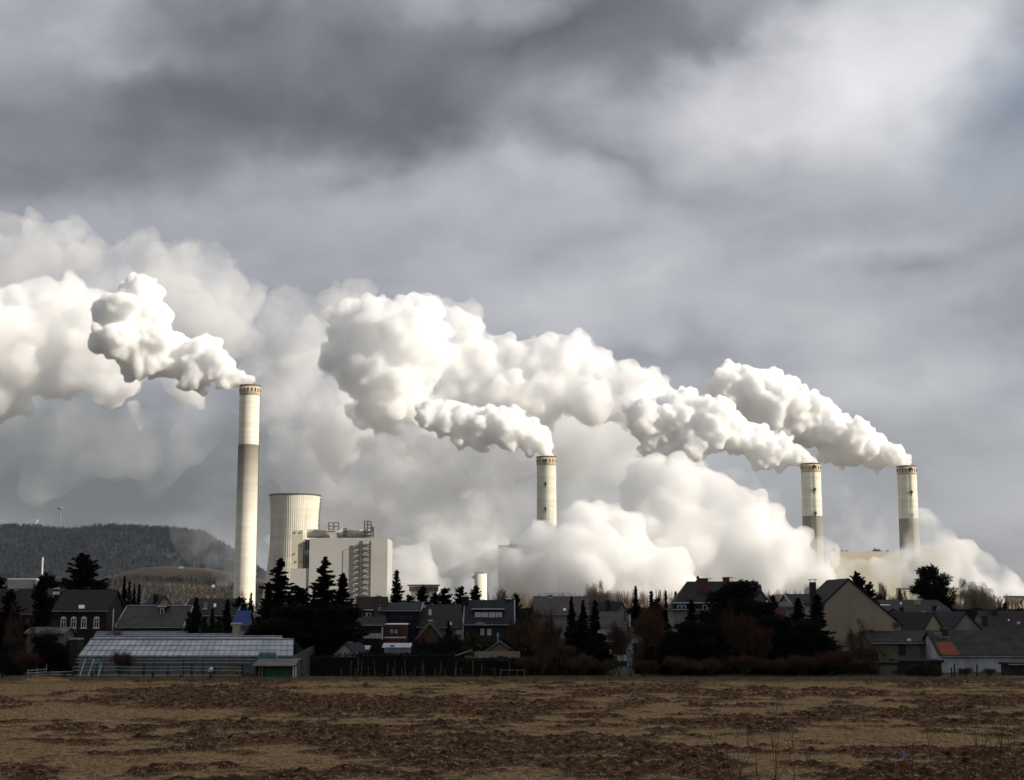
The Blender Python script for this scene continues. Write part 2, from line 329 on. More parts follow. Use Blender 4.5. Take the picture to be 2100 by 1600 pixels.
# ------------------------------------------------------------------ power station
def lathe(name, prof, m, parent, n=64, smooth=True, ribs=0, ribd=0, mi=None, closed=False):
    V = []; Fc = []; mid = []
    for (r, z) in prof:
        for i in range(n):
            rr = r + (ribd if ribs and (i % 4) < 1 else 0)
            a = 2 * math.pi * i / n; V.append((rr * math.cos(a), rr * math.sin(a), z))
    for j in range(len(prof) - 1):
        for i in range(n):
            k = (i + 1) % n; Fc.append((j * n + i, j * n + k, (j + 1) * n + k, (j + 1) * n + i)); mid.append(mi[j] if mi else 0)
    o = npmesh(name, V, Fc, m, parent, smooth)
    if mi: o.data.polygons.foreach_set('material_index', mid)
    return o
def streaky(name, c, c2, z0=None, z1=None, c3=None):
    # weathered concrete: vertical streaks, faint pour rings, optional darker lower part from z0 down, fading out at z1
    m = bpy.data.materials.new(name); m.use_nodes = True; t = m.node_tree; l = t.links.new; b = t.nodes['Principled BSDF']
    b.inputs['Roughness'].default_value = .9; b.inputs['Specular IOR Level'].default_value = .15
    tc_ = t.nodes.new('ShaderNodeTexCoord'); mp = t.nodes.new('ShaderNodeMapping'); mp.inputs['Scale'].default_value = (1, 1, .035); l(tc_.outputs['Object'], mp.inputs[0])
    n = t.nodes.new('ShaderNodeTexNoise'); n.inputs['Scale'].default_value = .35; n.inputs['Detail'].default_value = 8; n.inputs['Roughness'].default_value = .6; l(mp.outputs[0], n.inputs[0])
    mr = t.nodes.new('ShaderNodeMapRange'); mr.inputs[1].default_value = .45; mr.inputs[2].default_value = .75; l(n.outputs[0], mr.inputs[0])
    mx_ = t.nodes.new('ShaderNodeMix'); mx_.data_type = 'RGBA'; mx_.inputs[6].default_value = (*c, 1); mx_.inputs[7].default_value = (*c2, 1); l(mr.outputs[0], mx_.inputs[0]); out = mx_.outputs[2]
    mp2 = t.nodes.new('ShaderNodeMapping'); mp2.inputs['Scale'].default_value = (.02, .02, .22); l(tc_.outputs['Object'], mp2.inputs[0])
    n2_ = t.nodes.new('ShaderNodeTexNoise'); n2_.inputs['Scale'].default_value = 1; n2_.inputs['Detail'].default_value = 6; l(mp2.outputs[0], n2_.inputs[0])
    mr2 = t.nodes.new('ShaderNodeMapRange'); mr2.inputs[1].default_value = .3; mr2.inputs[2].default_value = .7; mr2.inputs[3].default_value = .84; mr2.inputs[4].default_value = 1.06; l(n2_.outputs[0], mr2.inputs[0])
    ml = t.nodes.new('ShaderNodeVectorMath'); ml.operation = 'SCALE'; l(out, ml.inputs[0]); l(mr2.outputs[0], ml.inputs['Scale']); out = ml.outputs[0]
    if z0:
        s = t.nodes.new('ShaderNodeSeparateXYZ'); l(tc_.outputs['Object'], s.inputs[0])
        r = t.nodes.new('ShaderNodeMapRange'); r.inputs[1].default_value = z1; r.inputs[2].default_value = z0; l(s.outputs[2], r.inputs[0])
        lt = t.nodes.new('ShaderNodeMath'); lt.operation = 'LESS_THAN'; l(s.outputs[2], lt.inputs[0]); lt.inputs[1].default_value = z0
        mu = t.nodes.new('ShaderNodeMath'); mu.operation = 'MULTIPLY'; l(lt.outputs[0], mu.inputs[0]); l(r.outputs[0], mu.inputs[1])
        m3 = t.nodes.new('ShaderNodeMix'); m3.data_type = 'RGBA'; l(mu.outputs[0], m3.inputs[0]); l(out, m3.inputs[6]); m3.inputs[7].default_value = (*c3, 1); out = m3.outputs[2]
    l(out, b.inputs['Base Color']); return m
rust_band = mat('stained_band', (.56, .47, .33), (.45, .36, .24), .2, (1, 1, .3))
rim_m = mat('dark_rim', (.16, .11, .09), (.09, .07, .06), .5)
open_m = mat('port_opening', (.06, .045, .035), (.04, .03, .025), 1)

def chimney(px, pyt, wpx, d, m, label, plat=(), base=0.0, hood=True, side=0.0):
    x = X(px, d, pyt); h = Z(pyt, d); r = wpx / 2 * d / F * 1.0
    t = thing('power_station_chimney', label, 'chimney', (x, d, 0), group='tall power station chimneys')
    bh = 9.5
    lathe('shaft', [(r * 1.06, 0), (r * 1.02, h * .5), (r, h * .8), (r, h - bh)], m, t, 72)
    lathe('top_band', [(r, h - bh), (r + .12, h - bh + .05), (r + .12, h - 1.2), (r, h - 1.2)], rust_band, t, 72)
    lathe('rim', [(r, h - 1.2), (r + .35, h - 1.2), (r + .35, h), (r - .9, h), (r - .9, h - 8)], rim_m, t, 72, smooth=False)
    n = 18
    for i in range(n):
        a = 2 * math.pi * (i + .5) / n
        if math.sin(a) > .35: continue
        q = MB(); q.box(-.55, .55, -.25, .2, -1.6, 1.6); o = q.build('opening', open_m, t)
        o.location = ((r + .12) * math.cos(a), (r + .12) * math.sin(a), h - 4.6); o.rotation_euler = (0, 0, a + math.pi / 2)
    q = MB(); az_ = -math.pi / 2 + side; c, s = math.cos(az_), math.sin(az_)
    for k in (-.35, .35): q.tube(((r * 1.06 + .5) * c - k * s, (r * 1.06 + .5) * s + k * c, 0), ((r + .5) * c - k * s, (r + .5) * s + k * c, h - 9), .12, n=4)
    for z in np.arange(4, h - 10, 3.): q.box((r + .6) * c - .6, (r + .6) * c + .6, (r + .6) * s - .1, (r + .6) * s + .1, z, z + .15)
    q.build('ladder', steel_dark, t)
    for pz in plat:
        z = Z(pz, d); q = MB(); cx, cy_ = (r + .9) * c, (r + .9) * s
        q.box(cx - 1.8, cx + 1.8, cy_ - 1.1, cy_ + 1.2, z - .2, z); q.box(cx - 1.0, cx + .9, cy_ - .7, cy_ + 1.0, z, z + 2.2); q.box(cx - 1.8, cx + 1.8, cy_ - 1.15, cy_ - 1.05, z + 1, z + 1.15)
        q.tube((cx, cy_, z - .2), (cx * .98, cy_ * .92, z - 3), .3)
        q.build('platform', steel_dark, t)
    return t, h, x
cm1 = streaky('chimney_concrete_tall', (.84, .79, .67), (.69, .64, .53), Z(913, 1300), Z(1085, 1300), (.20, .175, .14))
cm2 = streaky('chimney_concrete_ringed', (.64, .63, .53), (.40, .395, .33))
cm3 = streaky('chimney_concrete_pair', (.70, .68, .56), (.44, .43, .36), Z(1059, 1500), Z(1400, 1500), (.22, .215, .185))
cm4 = streaky('chimney_concrete_far', (.70, .68, .56), (.44, .43, .36), Z(1064, 1500), Z(1400, 1500), (.27, .265, .225))
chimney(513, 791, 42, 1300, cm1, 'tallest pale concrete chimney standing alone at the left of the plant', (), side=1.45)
chimney(1120.5, 937, 40, 1500, cm2, 'stained concrete chimney rising alone from low steam in the middle of the plant', (948, 995, 1046), side=-.12)
chimney(1662.5, 951, 40, 1500, cm3, 'concrete chimney with dark grey lower shaft, left of the pair on the right', (960, 1007, 1055), side=.12)
chimney(1859, 956, 39, 1500, cm4, 'rightmost concrete chimney, its foot in steam behind the warm lit hall', (965, 1012, 1058), side=.12)

ct_m = streaky('cooling_tower_concrete', (.70, .66, .55), (.53, .50, .41))
def cooling_tower(cx, pyt, wtop, d, label, waist=.93, base=1.38, m=ct_m, ribs=True, gauge=True):
    x = X(cx, d, pyt); h = Z(pyt, d); r = wtop / 2 * d / F; zt = h * .70; rw = r * waist
    t = thing('cooling_tower', label, 'cooling tower', (x, d, 0), group='cooling towers of the power station')
    prof = []
    for k in range(29):
        z = h * k / 28 if k else 4
        if z <= zt: f = math.sqrt(1 + ((zt - z) / zt) ** 2 * ((base / waist) ** 2 - 1)); rr = rw * f
        else: rr = rw * math.sqrt(1 + ((z - zt) / (h - zt)) ** 2 * ((1 / waist) ** 2 - 1))
        prof.append((rr, z))
    lathe('shell', prof, m, t, 288, True, ribs=1 if ribs else 0, ribd=.28)
    lathe('rim', [(r + .2, h - .8), (r + .9, h - .8), (r + .9, h + .3), (r - .9, h + .3), (r - .9, h - 6)], rim_m, t, 96, smooth=False)
    q = MB(); n = 36
    for i in range(n):
        a = 2 * math.pi * i / n; a2 = a + math.pi / n * 1.0
        q.tube((rw * base / waist * 1.0 * math.cos(a), rw * base / waist * math.sin(a), 0), (prof[0][0] * math.cos(a2), prof[0][0] * math.sin(a2), 5), .5, n=4)
    q.build('leg_ring', m, t)
    if gauge:
        q = MB(); a = -.05
        for k in range(8, 28):
            z = prof[k][1]; rr = prof[k][0] + .6; q.box(rr, rr + 1.4, -1, 1, z, z + .3); q.box(rr + 1.2, rr + 1.4, -1, 1, z, z + 1.5)
            if k < 27: q.tube((rr + .7, 0, z), (prof[k + 1][0] + 1.3, 0, prof[k + 1][1]), .2, n=4)
        q.build('ladder', steel_dark, t)
    return t
cooling_tower(605, 1016, 103, 1480, 'large ribbed cooling tower behind the block, right of the tallest chimney', .925, 1.33)
cooling_tower(869, 1200, 63, 1400, 'small flared cooling tower top showing between dark conifers right of the block', .8, 1.2, gauge=False)
cooling_tower(1144, 1216.5, 54, 1350, 'low cooling tower top with warm right edge above brown roof in the middle', .95, 1.2, gauge=False)
cooling_tower(1262, 1218, 52, 1350, 'low tan cooling tower top behind bare poplars right of the middle', .95, 1.2, gauge=False)
cooling_tower(2002, 1222, 44, 1350, 'low cooling tower top behind the drooping birch near the right edge', .96, 1.2, gauge=False)
cooling_tower(2088, 1223, 54, 1350, 'low cooling tower top cut off by the right edge of the photo', .96, 1.2, gauge=False)
cooling_tower(1384, 1219, 50, 1350, 'low dim cooling tower top behind poplars left of the hipped house', .95, 1.2, gauge=False)
cooling_tower(1602, 1220, 34, 1350, 'low yellowish cooling tower top between the hipped house and the black flue', .95, 1.2, gauge=False)

def bpx(q, px0, px1, pyt, pyb, d, dep, x0=0., y0=0.):     # box from picture extents at distance d, relative to (x0, y0)
    q.box(X(px0, d, pyt) - x0, X(px1, d, pyt) - x0, d - y0, d + dep - y0, Z(pyb, d) if pyb else 0, Z(pyt, d)); return q
# flue gas cleaning block
d = 1350; x0 = X(700, d)
t = thing('desulphurisation_block', 'big windowless pale grey block with roof duct beside the large cooling tower', 'industrial building', (x0, d, 0))
bpx(MB(), 635, 795, 1104, None, d, 55, x0, d).build('main_hall', panel_grey, t)
bpx(MB(), 595, 634.7, 1166, None, d + 1, 52, x0, d).build('annex', panel_grey, t)
q = bpx(MB(), 600, 622, 1087, 1166.2, d + 4, 10, x0, d); o = q.build('tall_panel', panel_warm, t)
for px, py in ((605, 1092), (617, 1092), (617, 1120), (617, 1152), (607, 1152), (604, 1136)):
    q = MB(); bpx(q, px - .9, px + .9, py - 1.3, py + 1.3, d + 3.2, .7, x0, d); q.build('vent', steel_dark, o)
bpx(MB(), 622.3, 634.5, 1106, 1166.2, d + 14, 8, x0, d).build('recess_wall', steel_dark, t)
q = MB()
for py in (1106, 1128, 1138, 1165): bpx(q, 622.3, 634.5, py, py + (1.6 if py != 1128 else 8), d + 6, 4, x0, d)
for px in (625, 630): bpx(q, px, px + .8, 1108, 1165, d + 5, 1, x0, d)
q.build('recess_frame', duct_m, t)
q = MB(); zc = Z(1094.5, d + 16); rr = 9.0 * d / F
q.tube((X(622, d) - x0, 16, zc), (X(752, d) - x0, 16, zc), rr, n=32); o = q.build('flue_duct', duct_m, t, smooth=False)
for px in (640, 662, 700, 712, 730): q = MB(); q.tube((X(px, d) - x0 - .4, 16, zc), (X(px, d) - x0 + .4, 16, zc), rr + .5, n=32); q.build('flange', duct_m, o)
q = MB(); q.prism([(X(745, d) - x0, Z(1084, d)), (X(757, d) - x0, Z(1088, d)), (X(758, d) - x0, Z(1104, d)), (X(744, d) - x0, Z(1104, d))], 8, 24); q.build('duct_elbow', duct_m, t)
q = MB(); q.prism([(X(668, d) - x0, Z(1088, d)), (X(684, d) - x0, Z(1088, d)), (X(687, d) - x0, Z(1104, d)), (X(673, d) - x0, Z(1104, d))], 5.5, 9); q.build('damper_box', duct_m, t)
def scaffold(a, b_, top, bot, lv, nm='platform'):
    q = MB(); xa, xb = X(a, d) - x0, X(b_, d) - x0; zt_, zb_ = Z(top, d), Z(bot, d)
    for xx in (xa, xb, (xa + xb) / 2):
        for yy_ in (4, 9): q.tube((xx, yy_, zb_), (xx, yy_, zt_), .28, n=4)
    for k in range(lv + 1):
        z = zb_ + (zt_ - zb_) * k / lv
        q.box(xa, xb, 4, 9, z - .15, z + .15)
        if k < lv: q.tube((xa, 4, z), (xb, 4, z + (zt_ - zb_) / lv), .2, n=4)
    q.build(nm, steel_dark, t)
scaffold(669, 690, 1071, 1086, 2); scaffold(743, 757, 1068, 1104, 5); scaffold(757, 762, 1080, 1104, 3); scaffold(701, 707, 1083, 1104, 3)
q = MB(); n = 13; zb_, zt_ = 0, Z(1109, d); xa, xm, xb = X(723, d) - x0, X(739, d) - x0, X(759, d) - x0
for xx, rr_ in ((xa, .20), (xm, .5), (xm + 1.4, .3), (xb, .28)):
    for yy_ in (-.4, -3.6): q.tube((xx, yy_, 0), (xx, yy_, zt_ if xx != xa else zt_ - 5), rr_, n=4)
for k in range(n):
    z = (zt_ - 3) * k / n; z2 = (zt_ - 3) * (k + 1) / n; zz = (z + z2) / 2
    for yy_ in (-.4, -3.6):
        q.tube((xm, yy_, z), (xb, yy_, zz), .18, n=4); q.tube((xb, yy_, zz), (xm, yy_, z2), .18, n=4); q.tube((xa, yy_, z), (xm, yy_, zz), .16, n=4); q.tube((xa, yy_, zz), (xm, yy_, z2), .16, n=4)
    q.box(xm, xb, -3.6, -.4, z2 - .12, z2 + .1)
q.tube((xa, -3.6, zt_ - 5), (xb, -3.6, zt_ + 2), .22, n=4)
q.build('stair_tower', steel, t)
q = MB(); bpx(q, 660, 793, 1103.2, 1104.2, d + .2, .4, x0, d); q.build('parapet', duct_m, t)

d = 1560; x0 = X(1830, d)
t = thing('boiler_hall', 'long warm lit hall half hidden by steam below the right pair of chimneys', 'industrial building', (x0, d, 0))
bpx(MB(), 1704, 1971, 1131, None, d, 60, x0, d).build('main_hall', panel_warm, t)
bpx(MB(), 1683, 1703.8, 1130, None, d + 4, 50, x0, d).build('side_wing', panel_grey, t)
for a, b_, hh in ((1708, 1722, 3.5), (1716, 1719, 7), (1733, 1737, 2.5), (1742, 1745, 2.5), (1798, 1815, 3), (1801, 1805, 6), (1808, 1811, 5), (1826, 1830, 2.5), (1905, 1912, 4)):
    q = MB(); z = Z(1131, d); q.box(X(a, d) - x0, X(b_, d) - x0, 5, 12, z, z + hh * .5); q.tube(((X(a, d) + X(b_, d)) / 2 - x0, 8, z), ((X(a, d) + X(b_, d)) / 2 - x0, 8, z + hh * .8), .35, n=5); q.build('roof_unit', steel, t)
d = 1700; x0 = X(1062, d)
t = thing('boiler_house', 'pale block fading into steam just left of the middle chimney', 'industrial building', (x0, d, 0))
bpx(MB(), 1022, 1100, 1118, None, d, 50, x0, d).build('main_hall', panel_warm, t)
for a in (1046, 1056): q = MB(); z = Z(1118, d); q.box(X(a, d) - x0, X(a + 6, d) - x0, 4, 9, z, z + 1.6); q.build('roof_unit', steel, t)
d = 1200; x0 = X(986, d); r = 13 * d / F
t = thing('storage_silo', 'round pale silo with small rooftop boxes behind the conifers in the middle', 'silo', (x0, d, 0))
lathe('shell', [(r, 0), (r, Z(1177, d)), (0, Z(1176.6, d))], concrete, t, 48)
q = MB(); q.box(-r - 2.0, -r + 1.5, -3, 3, Z(1187, d), Z(1178, d)); q.build('side_cabin', concrete, t)
for k, a in enumerate((-4.8, -3.0, -1.2, .6)): q = MB(); q.box(a, a + 1.1, -2, 0, Z(1177, d), Z(1177, d) + 1 + .3 * (k % 2)); q.build('roof_unit', mat('red_metal', (.25, .07, .05), None, 1), t)
q = MB(); q.box(r - .1, r + .6, -1, 1, 0, Z(1178, d)); q.build('ladder', steel_dark, t)
d = 900; x0 = X(1860, d)
t = thing('pale_shed', 'small pale flat roofed industrial shed left of the big round pine', 'shed', (x0, d, 0))
bpx(MB(), 1848, 1872, 1207.5, None, d, 12, x0, d).build('wall', panel_warm, t)
q = MB(); bpx(q, 1847.5, 1872.5, 1206.4, 1207.3, d - .5, 13, x0, d); q.build('roof', steel, t)
d = 1100; x0 = X(1970, d)
t = thing('pale_shed', 'low cream industrial shed right of the big round pine', 'shed', (x0, d, 0))
bpx(MB(), 1940, 1966, 1207, None, d, 14, x0, d).build('wall', panel_warm, t)
q = MB(); bpx(q, 1939.5, 1966.5, 1206, 1206.9, d - .5, 15, x0, d); q.build('roof', steel, t)
# yard lamp, far pole, radio tower, wind turbine
d = 420; x0 = X(2048, d)
t = thing('yard_lamp', 'tall twin headed lamp post against steam near the right edge', 'lamp post', (x0, d, 0))
MB().tube((0, 0, 0), (0, 0, Z(1227, d)), .14, .09).build('pole', steel, t)
for s in (-1, 1): MB().tube((0, 0, Z(1227, d)), (s * .55, 0, Z(1225, d)), .09).tube((s * .55, 0, Z(1225, d)), (s * .8, 0, Z(1225, d)), .2, .1).build('lamp_head', steel, t)
d = 1500; x0 = X(82.5, d)
t = thing('white_pole', 'slim white stack in front of the dark wooded hill', 'stack', (x0, d, 0))
MB().tube((0, 0, 0), (0, 0, Z(1143, d)), 1.1, .9, 12).build('shaft', mat('stack_white', (.55, .57, .57), None, .3), t); MB().tube((0, 0, Z(1143, d)), (0, 0, Z(1142.2, d)), 1.1, n=12).build('cap', steel, t)
d = 2900; x0 = X(114, d)
t = thing('radio_tower', 'slim radio tower with round top platform on the hill crest', 'radio tower', (x0, d, 0))
MB().tube((0, 0, 130), (0, 0, Z(1044, d)), 1.6, 1.1, 10).build('shaft', mat('pale_green_metal', (.20, .27, .26), None, .3), t)
q = MB(); z = Z(1042, d)
for s in (-1, 1): q.tube((0, 0, z - 4), (s * 5, 0, z + 1.5), .8, n=6)
q.tube((0, 0, z - 1), (0, 0, z + 1.2), 5.5, 5.8, 16).tube((0, 0, z + 1), (0, 0, z + 5), .6, n=5)
q.build('platform', mat('pale_green_metal', (0, 0, 0)), t)
d = 3000; x0 = X(66, d); hz = Z(1068, d)
t = thing('wind_turbine', 'white wind turbine with two blades showing over the wooded crest', 'wind turbine', (x0, d, 0))
tw = mat('turbine_white', (.42, .44, .46), None, .3)
MB().tube((0, 0, 120), (0, 0, hz), 2.4, 1.6, 10).build('tower', tw, t); MB().box(-2, 2, -4, 5, hz - 1.5, hz + 2.2).build('nacelle', tw, t)
for a in (32, 152, 272):
    c, s = math.cos(R(a)), math.sin(R(a)); q = MB()
    q.add([(0, -4.6, hz), (c * 6 - s * 1.6, -4.6, hz + s * 6 + c * 1.6), (c * 26, -4.9, hz + s * 26), (c * 6 + s * .5, -4.9, hz + s * 6 - c * .5),
           (0, -4.1, hz), (c * 6 - s * 1.6, -4.1, hz + s * 6 + c * 1.6), (c * 26, -4.5, hz + s * 26), (c * 6 + s * .5, -4.1, hz + s * 6 - c * .5)],
          [(0, 1, 2, 3), (7, 6, 5, 4), (0, 4, 5, 1), (1, 5, 6, 2), (2, 6, 7, 3), (3, 7, 4, 0)]); q.build('blade', tw, t)

# ------------------------------------------------------------------ hills and far woods
CR = [(-900, 1100), (-300, 1088), (0, 1090), (60, 1087), (110, 1093), (150, 1094), (200, 1091), (230, 1086), (300, 1088), (360, 1091), (420, 1098), (480, 1135), (560, 1190), (700, 1235), (850, 1247), (1000, 1250)]
def crest(x, d, tab): px = x / d * F + 1050; return (1250 - np.interp(px, [a for a, _ in tab], [b_ for _, b_ in tab])) / F * d + H * (np.interp(px, [a for a, _ in tab], [b_ for _, b_ in tab]) < 1248)
hx = np.linspace(-2300, 60, 160); hy = np.linspace(2150, 3900, 60)
def hill_z(x, y):
    c = crest(x * 2800 / np.maximum(y, 2800) * 1.0, 2800, CR); s = np.clip((y - 2150) / 650, 0, 1); s = s * s * (3 - 2 * s)
    back = 1 - np.clip((y - 3000) / 900, 0, 1) ** 1.5
    return c * np.where(y < 2800, s, 1) * back + 10 * (fbm(x / 160, y / 160, 4, 1) - .5) * s * back - 3
hill_m = mat('hill_undergrowth', (.030, .034, .038), (.018, .022, .026), .006, detail=9)
tag(gridmesh('hill', hx, hy, hill_z, hill_m), kind='structure')
MD = [(-200, 1250), (150, 1243), (200, 1190), (220, 1180), (250, 1172), (290, 1163), (340, 1160.5), (400, 1161), (440, 1164), (480, 1170), (560, 1190), (640, 1215), (720, 1250), (900, 1250)]
mound_m = mat('mound_grass', (.17, .125, .072), (.045, .038, .030), .010, (1, 1, 3), detail=8)
def mound_z(x, y):
    c = crest(x, 1900, MD); s = np.clip((y - 1640) / 260, 0, 1); s = s ** .8; back = 1 - np.clip((y - 1900) / 260, 0, 1) ** 2
    return c * np.where(y < 1900, s, 1) * back - 2 + 3 * (fbm(x / 50, y / 50, 3, 2) - .5) * s
tag(gridmesh('mound', np.linspace(-800, 60, 90), np.linspace(1640, 2160, 40), mound_z, mound_m), kind='structure')
def wood(name, n, xr, yr, zf, h, m, label, accept=None, spread=.33, k=16):
    x = rng.uniform(*xr, n * 3); y = rng.uniform(*yr, n * 3)
    if accept is not None: q = accept(x, y); x = x[q]; y = y[q]
    x = x[:n]; y = y[:n]; n = len(x); z = zf(x, y); hh = h * rng.uniform(.6, 1.3, n)
    a = rng.uniform(0, 6.283, (n, k)); rr = rng.uniform(.2, 1, (n, k)) * hh[:, None] * spread; t0 = rng.uniform(.0, .75, (n, k))
    bx = x[:, None] + rr * np.cos(a) * .3; by = y[:, None] + rr * np.sin(a) * .3; bz = z[:, None] + hh[:, None] * t0
    tx = x[:, None] + rr * np.cos(a); ty = y[:, None] + rr * np.sin(a); tz = bz + hh[:, None] * rng.uniform(.18, .38, (n, k)); wd = hh[:, None] * .05
    b_ = rng.uniform(0, 6.283, (n, k))
    V = np.stack([np.stack([bx - wd * np.cos(b_), by - wd * np.sin(b_), bz], -1), np.stack([bx + wd * np.cos(b_), by + wd * np.sin(b_), bz], -1), np.stack([tx, ty, tz], -1)], 2).reshape(-1, 3)
    return tag(npmesh(name, V, np.arange(len(V)).reshape(-1, 3), m), label, 'woodland', kind='stuff')
wood_m = mat('far_wood', (.020, .027, .039), (.014, .020, .030), .010, (1, 1, .5), detail=9)
wood('hill_wood', 26000, (-1500, 0), (2200, 2990), lambda x, y: hill_z(x, y) - 2, 13, wood_m, 'dark leafless woodland covering the far hill')
wood_m2 = mat('foot_wood', (.050, .042, .036), (.026, .025, .024), .012)
wood('foot_wood', 3500, (-900, -250), (1500, 1660), lambda x, y: 0 * x - 1, 13, wood_m2, 'dark brush and trees at the foot of the tan mound')
wood('mound_brush', 6500, (-760, -200), (1645, 1850), lambda x, y: mound_z(x, y) - 1, 7, wood_m2, 'dark brush climbing the lower slope of the tan mound', accept=lambda x, y: rng.random(len(x)) < np.clip((1845 - y) / 70 + (fbm(x / 50, y / 30, 3, 4) - .5) * 2.5, 0, 1))
for a, b_, y_, wd, hh, lb in ((436, 1181, 1780, 3, 5, 'tiny white hut on the right slope of the tan mound'), (368, 1161, 1890, 5, 4, 'tiny pale shed on the crest of the tan mound')):
    x = X(a, y_); z = float(mound_z(np.array([x]), np.array([float(y_)]))[0]); t = thing('hut', lb, 'hut', (x, y_, z - .5))
    MB().box(-wd / 2, wd / 2, -2, 2, 0, hh * .7).build('wall', white, t); MB().prism([(-wd / 2 - .4, hh * .7 + .01), (0, hh), (wd / 2 + .4, hh * .7 + .01)], -2.3, 2.3).build('roof', lead, t)
x = X(42, 1400); t = thing('low_hall', 'low pale hall at the foot of the hill, far left', 'industrial building', (x, 1400, 0))
MB().box(-13, 13, 0, 20, 0, Z(1188, 1400)).build('wall', mat('hall_grey', (.10, .10, .10), None, .2), t); MB().box(-13.5, 13.5, -.5, 20.5, Z(1188, 1400), Z(1187, 1400)).build('roof', white, t)

# ------------------------------------------------------------------ steam
bm_ = bmesh.new(); bmesh.ops.create_icosphere(bm_, subdivisions=2, radius=1)
IV = np.array([q.co[:] for q in bm_.verts]); IF = np.array([[k.index for k in q.verts] for q in bm_.faces]); bm_.free()
def steam_mat(name, dens, noise=0, lo=.36, hi=.56, aniso=0., col=(.995, .995, .997), step=1., detail=4, mn=0.):
    m = bpy.data.materials.new(name); m.use_nodes = True; t = m.node_tree; t.nodes.clear()
    o = t.nodes.new('ShaderNodeOutputMaterial'); v = t.nodes.new('ShaderNodeVolumeScatter'); v.inputs['Color'].default_value = (*col, 1)
    v.inputs['Density'].default_value = dens; v.inputs['Anisotropy'].default_value = aniso; t.links.new(v.outputs[0], o.inputs['Volume'])
    if noise:
        c = t.nodes.new('ShaderNodeTexCoord'); n = t.nodes.new('ShaderNodeTexNoise'); n.inputs['Scale'].default_value = noise; n.inputs['Detail'].default_value = detail; n.inputs['Roughness'].default_value = .55
        mr = t.nodes.new('ShaderNodeMapRange'); mr.inputs[1].default_value = lo; mr.inputs[2].default_value = hi; mr.inputs[3].default_value = dens * mn; mr.inputs[4].default_value = dens
        t.links.new(c.outputs['Object'], n.inputs[0]); t.links.new(n.outputs[0], mr.inputs[0]); t.links.new(mr.outputs[0], v.inputs['Density'])
        m.cycles.homogeneous_volume = False; m.cycles.volume_step_rate = step
    else: m.cycles.homogeneous_volume = True
    return m
def steam(P, d, m, label, voxel=1.7, dz=.3, k2=22, k3=10, r2=.42, r3=.4, cat='steam plume', name='steam_plume', depth=1.0, warp=0., group='white steam clouds over the plant', back=.5, kind=None, seed=1, bil=()):
    g = np.random.default_rng(seed); S = []
    for (px, py, r) in P:
        dd = d + g.normal() * dz * r * d / F; c = np.array(W(px, py, dd)); Rr = r * d / F * .86; S.append((*c, Rr))
        for i in range(k2):
            n = g.normal(size=3); n /= np.linalg.norm(n)
            if n[1] > back: continue
            q = c + n * Rr * g.uniform(.72, 1.0); R2 = Rr * r2 * g.uniform(.55, 1.45); S.append((*q, R2))
            for j in range(k3):
                mvec = g.normal(size=3); mvec /= np.linalg.norm(mvec)
                if mvec @ n < -.1: continue
                S.append((*(q + mvec * R2 * g.uniform(.78, 1.05)), R2 * r3 * g.uniform(.55, 1.45)))
    S = np.array(S); n = len(S)
    V = (IV[None] * S[:, 3, None, None] + S[:, None, :3]).reshape(-1, 3); Fc = (IF[None] + (np.arange(n) * len(IV))[:, None, None]).reshape(-1, 3)
    base = np.array([S[:, 0].mean(), S[:, 1].mean(), S[:, 2].min()]); V = V - base
    V[:, 2] = np.maximum(V[:, 2], -base[2] + .3)
    o = npmesh(name, V, Fc, None); o.data.name = name
    md = o.modifiers.new('r', 'REMESH'); md.mode = 'VOXEL'; md.voxel_size = voxel; md.use_smooth_shade = True
    m2 = o.modifiers.new('s', 'SMOOTH'); m2.iterations = 1; m2.factor = .3
    ev = o.evaluated_get(bpy.context.evaluated_depsgraph_get()); out = bpy.data.meshes.new_from_object(ev); old = o.data
    o.modifiers.clear(); o.data = out; bpy.data.meshes.remove(old)
    if bil:                      # cauliflower billows: every cell of a cell noise bulges, the borders stay as creases
        k = len(out.vertices); cc = np.empty(k * 3, np.float32); out.vertices.foreach_get('co', cc); cc = cc.reshape(-1, 3)
        nn = np.empty(k * 3, np.float32); out.vertices.foreach_get('normal', nn); nn = nn.reshape(-1, 3); dsp = np.zeros(k)
        for (sz, am) in bil:
            off = seed * 7.7; q_ = cc / sz + off
            f1 = np.array([mnoise.voronoi(Vector(p), distance_metric='DISTANCE', exponent=2.5)[0][0] for p in q_.tolist()])
            dsp += am * (.48 - f1)
        cc += nn * dsp[:, None].astype(np.float32); cc[:, 2] = np.maximum(cc[:, 2], -base[2] + .3); out.vertices.foreach_set('co', cc.ravel())
    if warp:
        k = len(out.vertices); cc = np.empty(k * 3, np.float32); out.vertices.foreach_get('co', cc); cc = cc.reshape(-1, 3)
        s = 1 / (voxel * 7)
        dv = np.array([mnoise.turbulence_vector(Vector(p * s), 3, False, noise_basis='PERLIN_ORIGINAL') for p in cc.tolist()] if False else
                      [mnoise.turbulence_vector(Vector((p[0] * s, p[1] * s, p[2] * s)), 3, False) for p in cc.tolist()])
        cc += dv * warp; cc[:, 2] = np.maximum(cc[:, 2], -base[2] + .3); out.vertices.foreach_set('co', cc.ravel())
    if bil or warp:                      # a second remesh clears folds and stray shells
        o.modifiers.new('r', 'REMESH'); md = o.modifiers[0]; md.mode = 'VOXEL'; md.voxel_size = voxel; md.use_smooth_shade = True
        ev = o.evaluated_get(bpy.context.evaluated_depsgraph_get()); out2 = bpy.data.meshes.new_from_object(ev); o.modifiers.clear(); o.data = out2; bpy.data.meshes.remove(out); out = out2
    out.materials.clear(); out.materials.append(m); o.location = base
    out.name = name
    return tag(o, label, cat, group, kind)

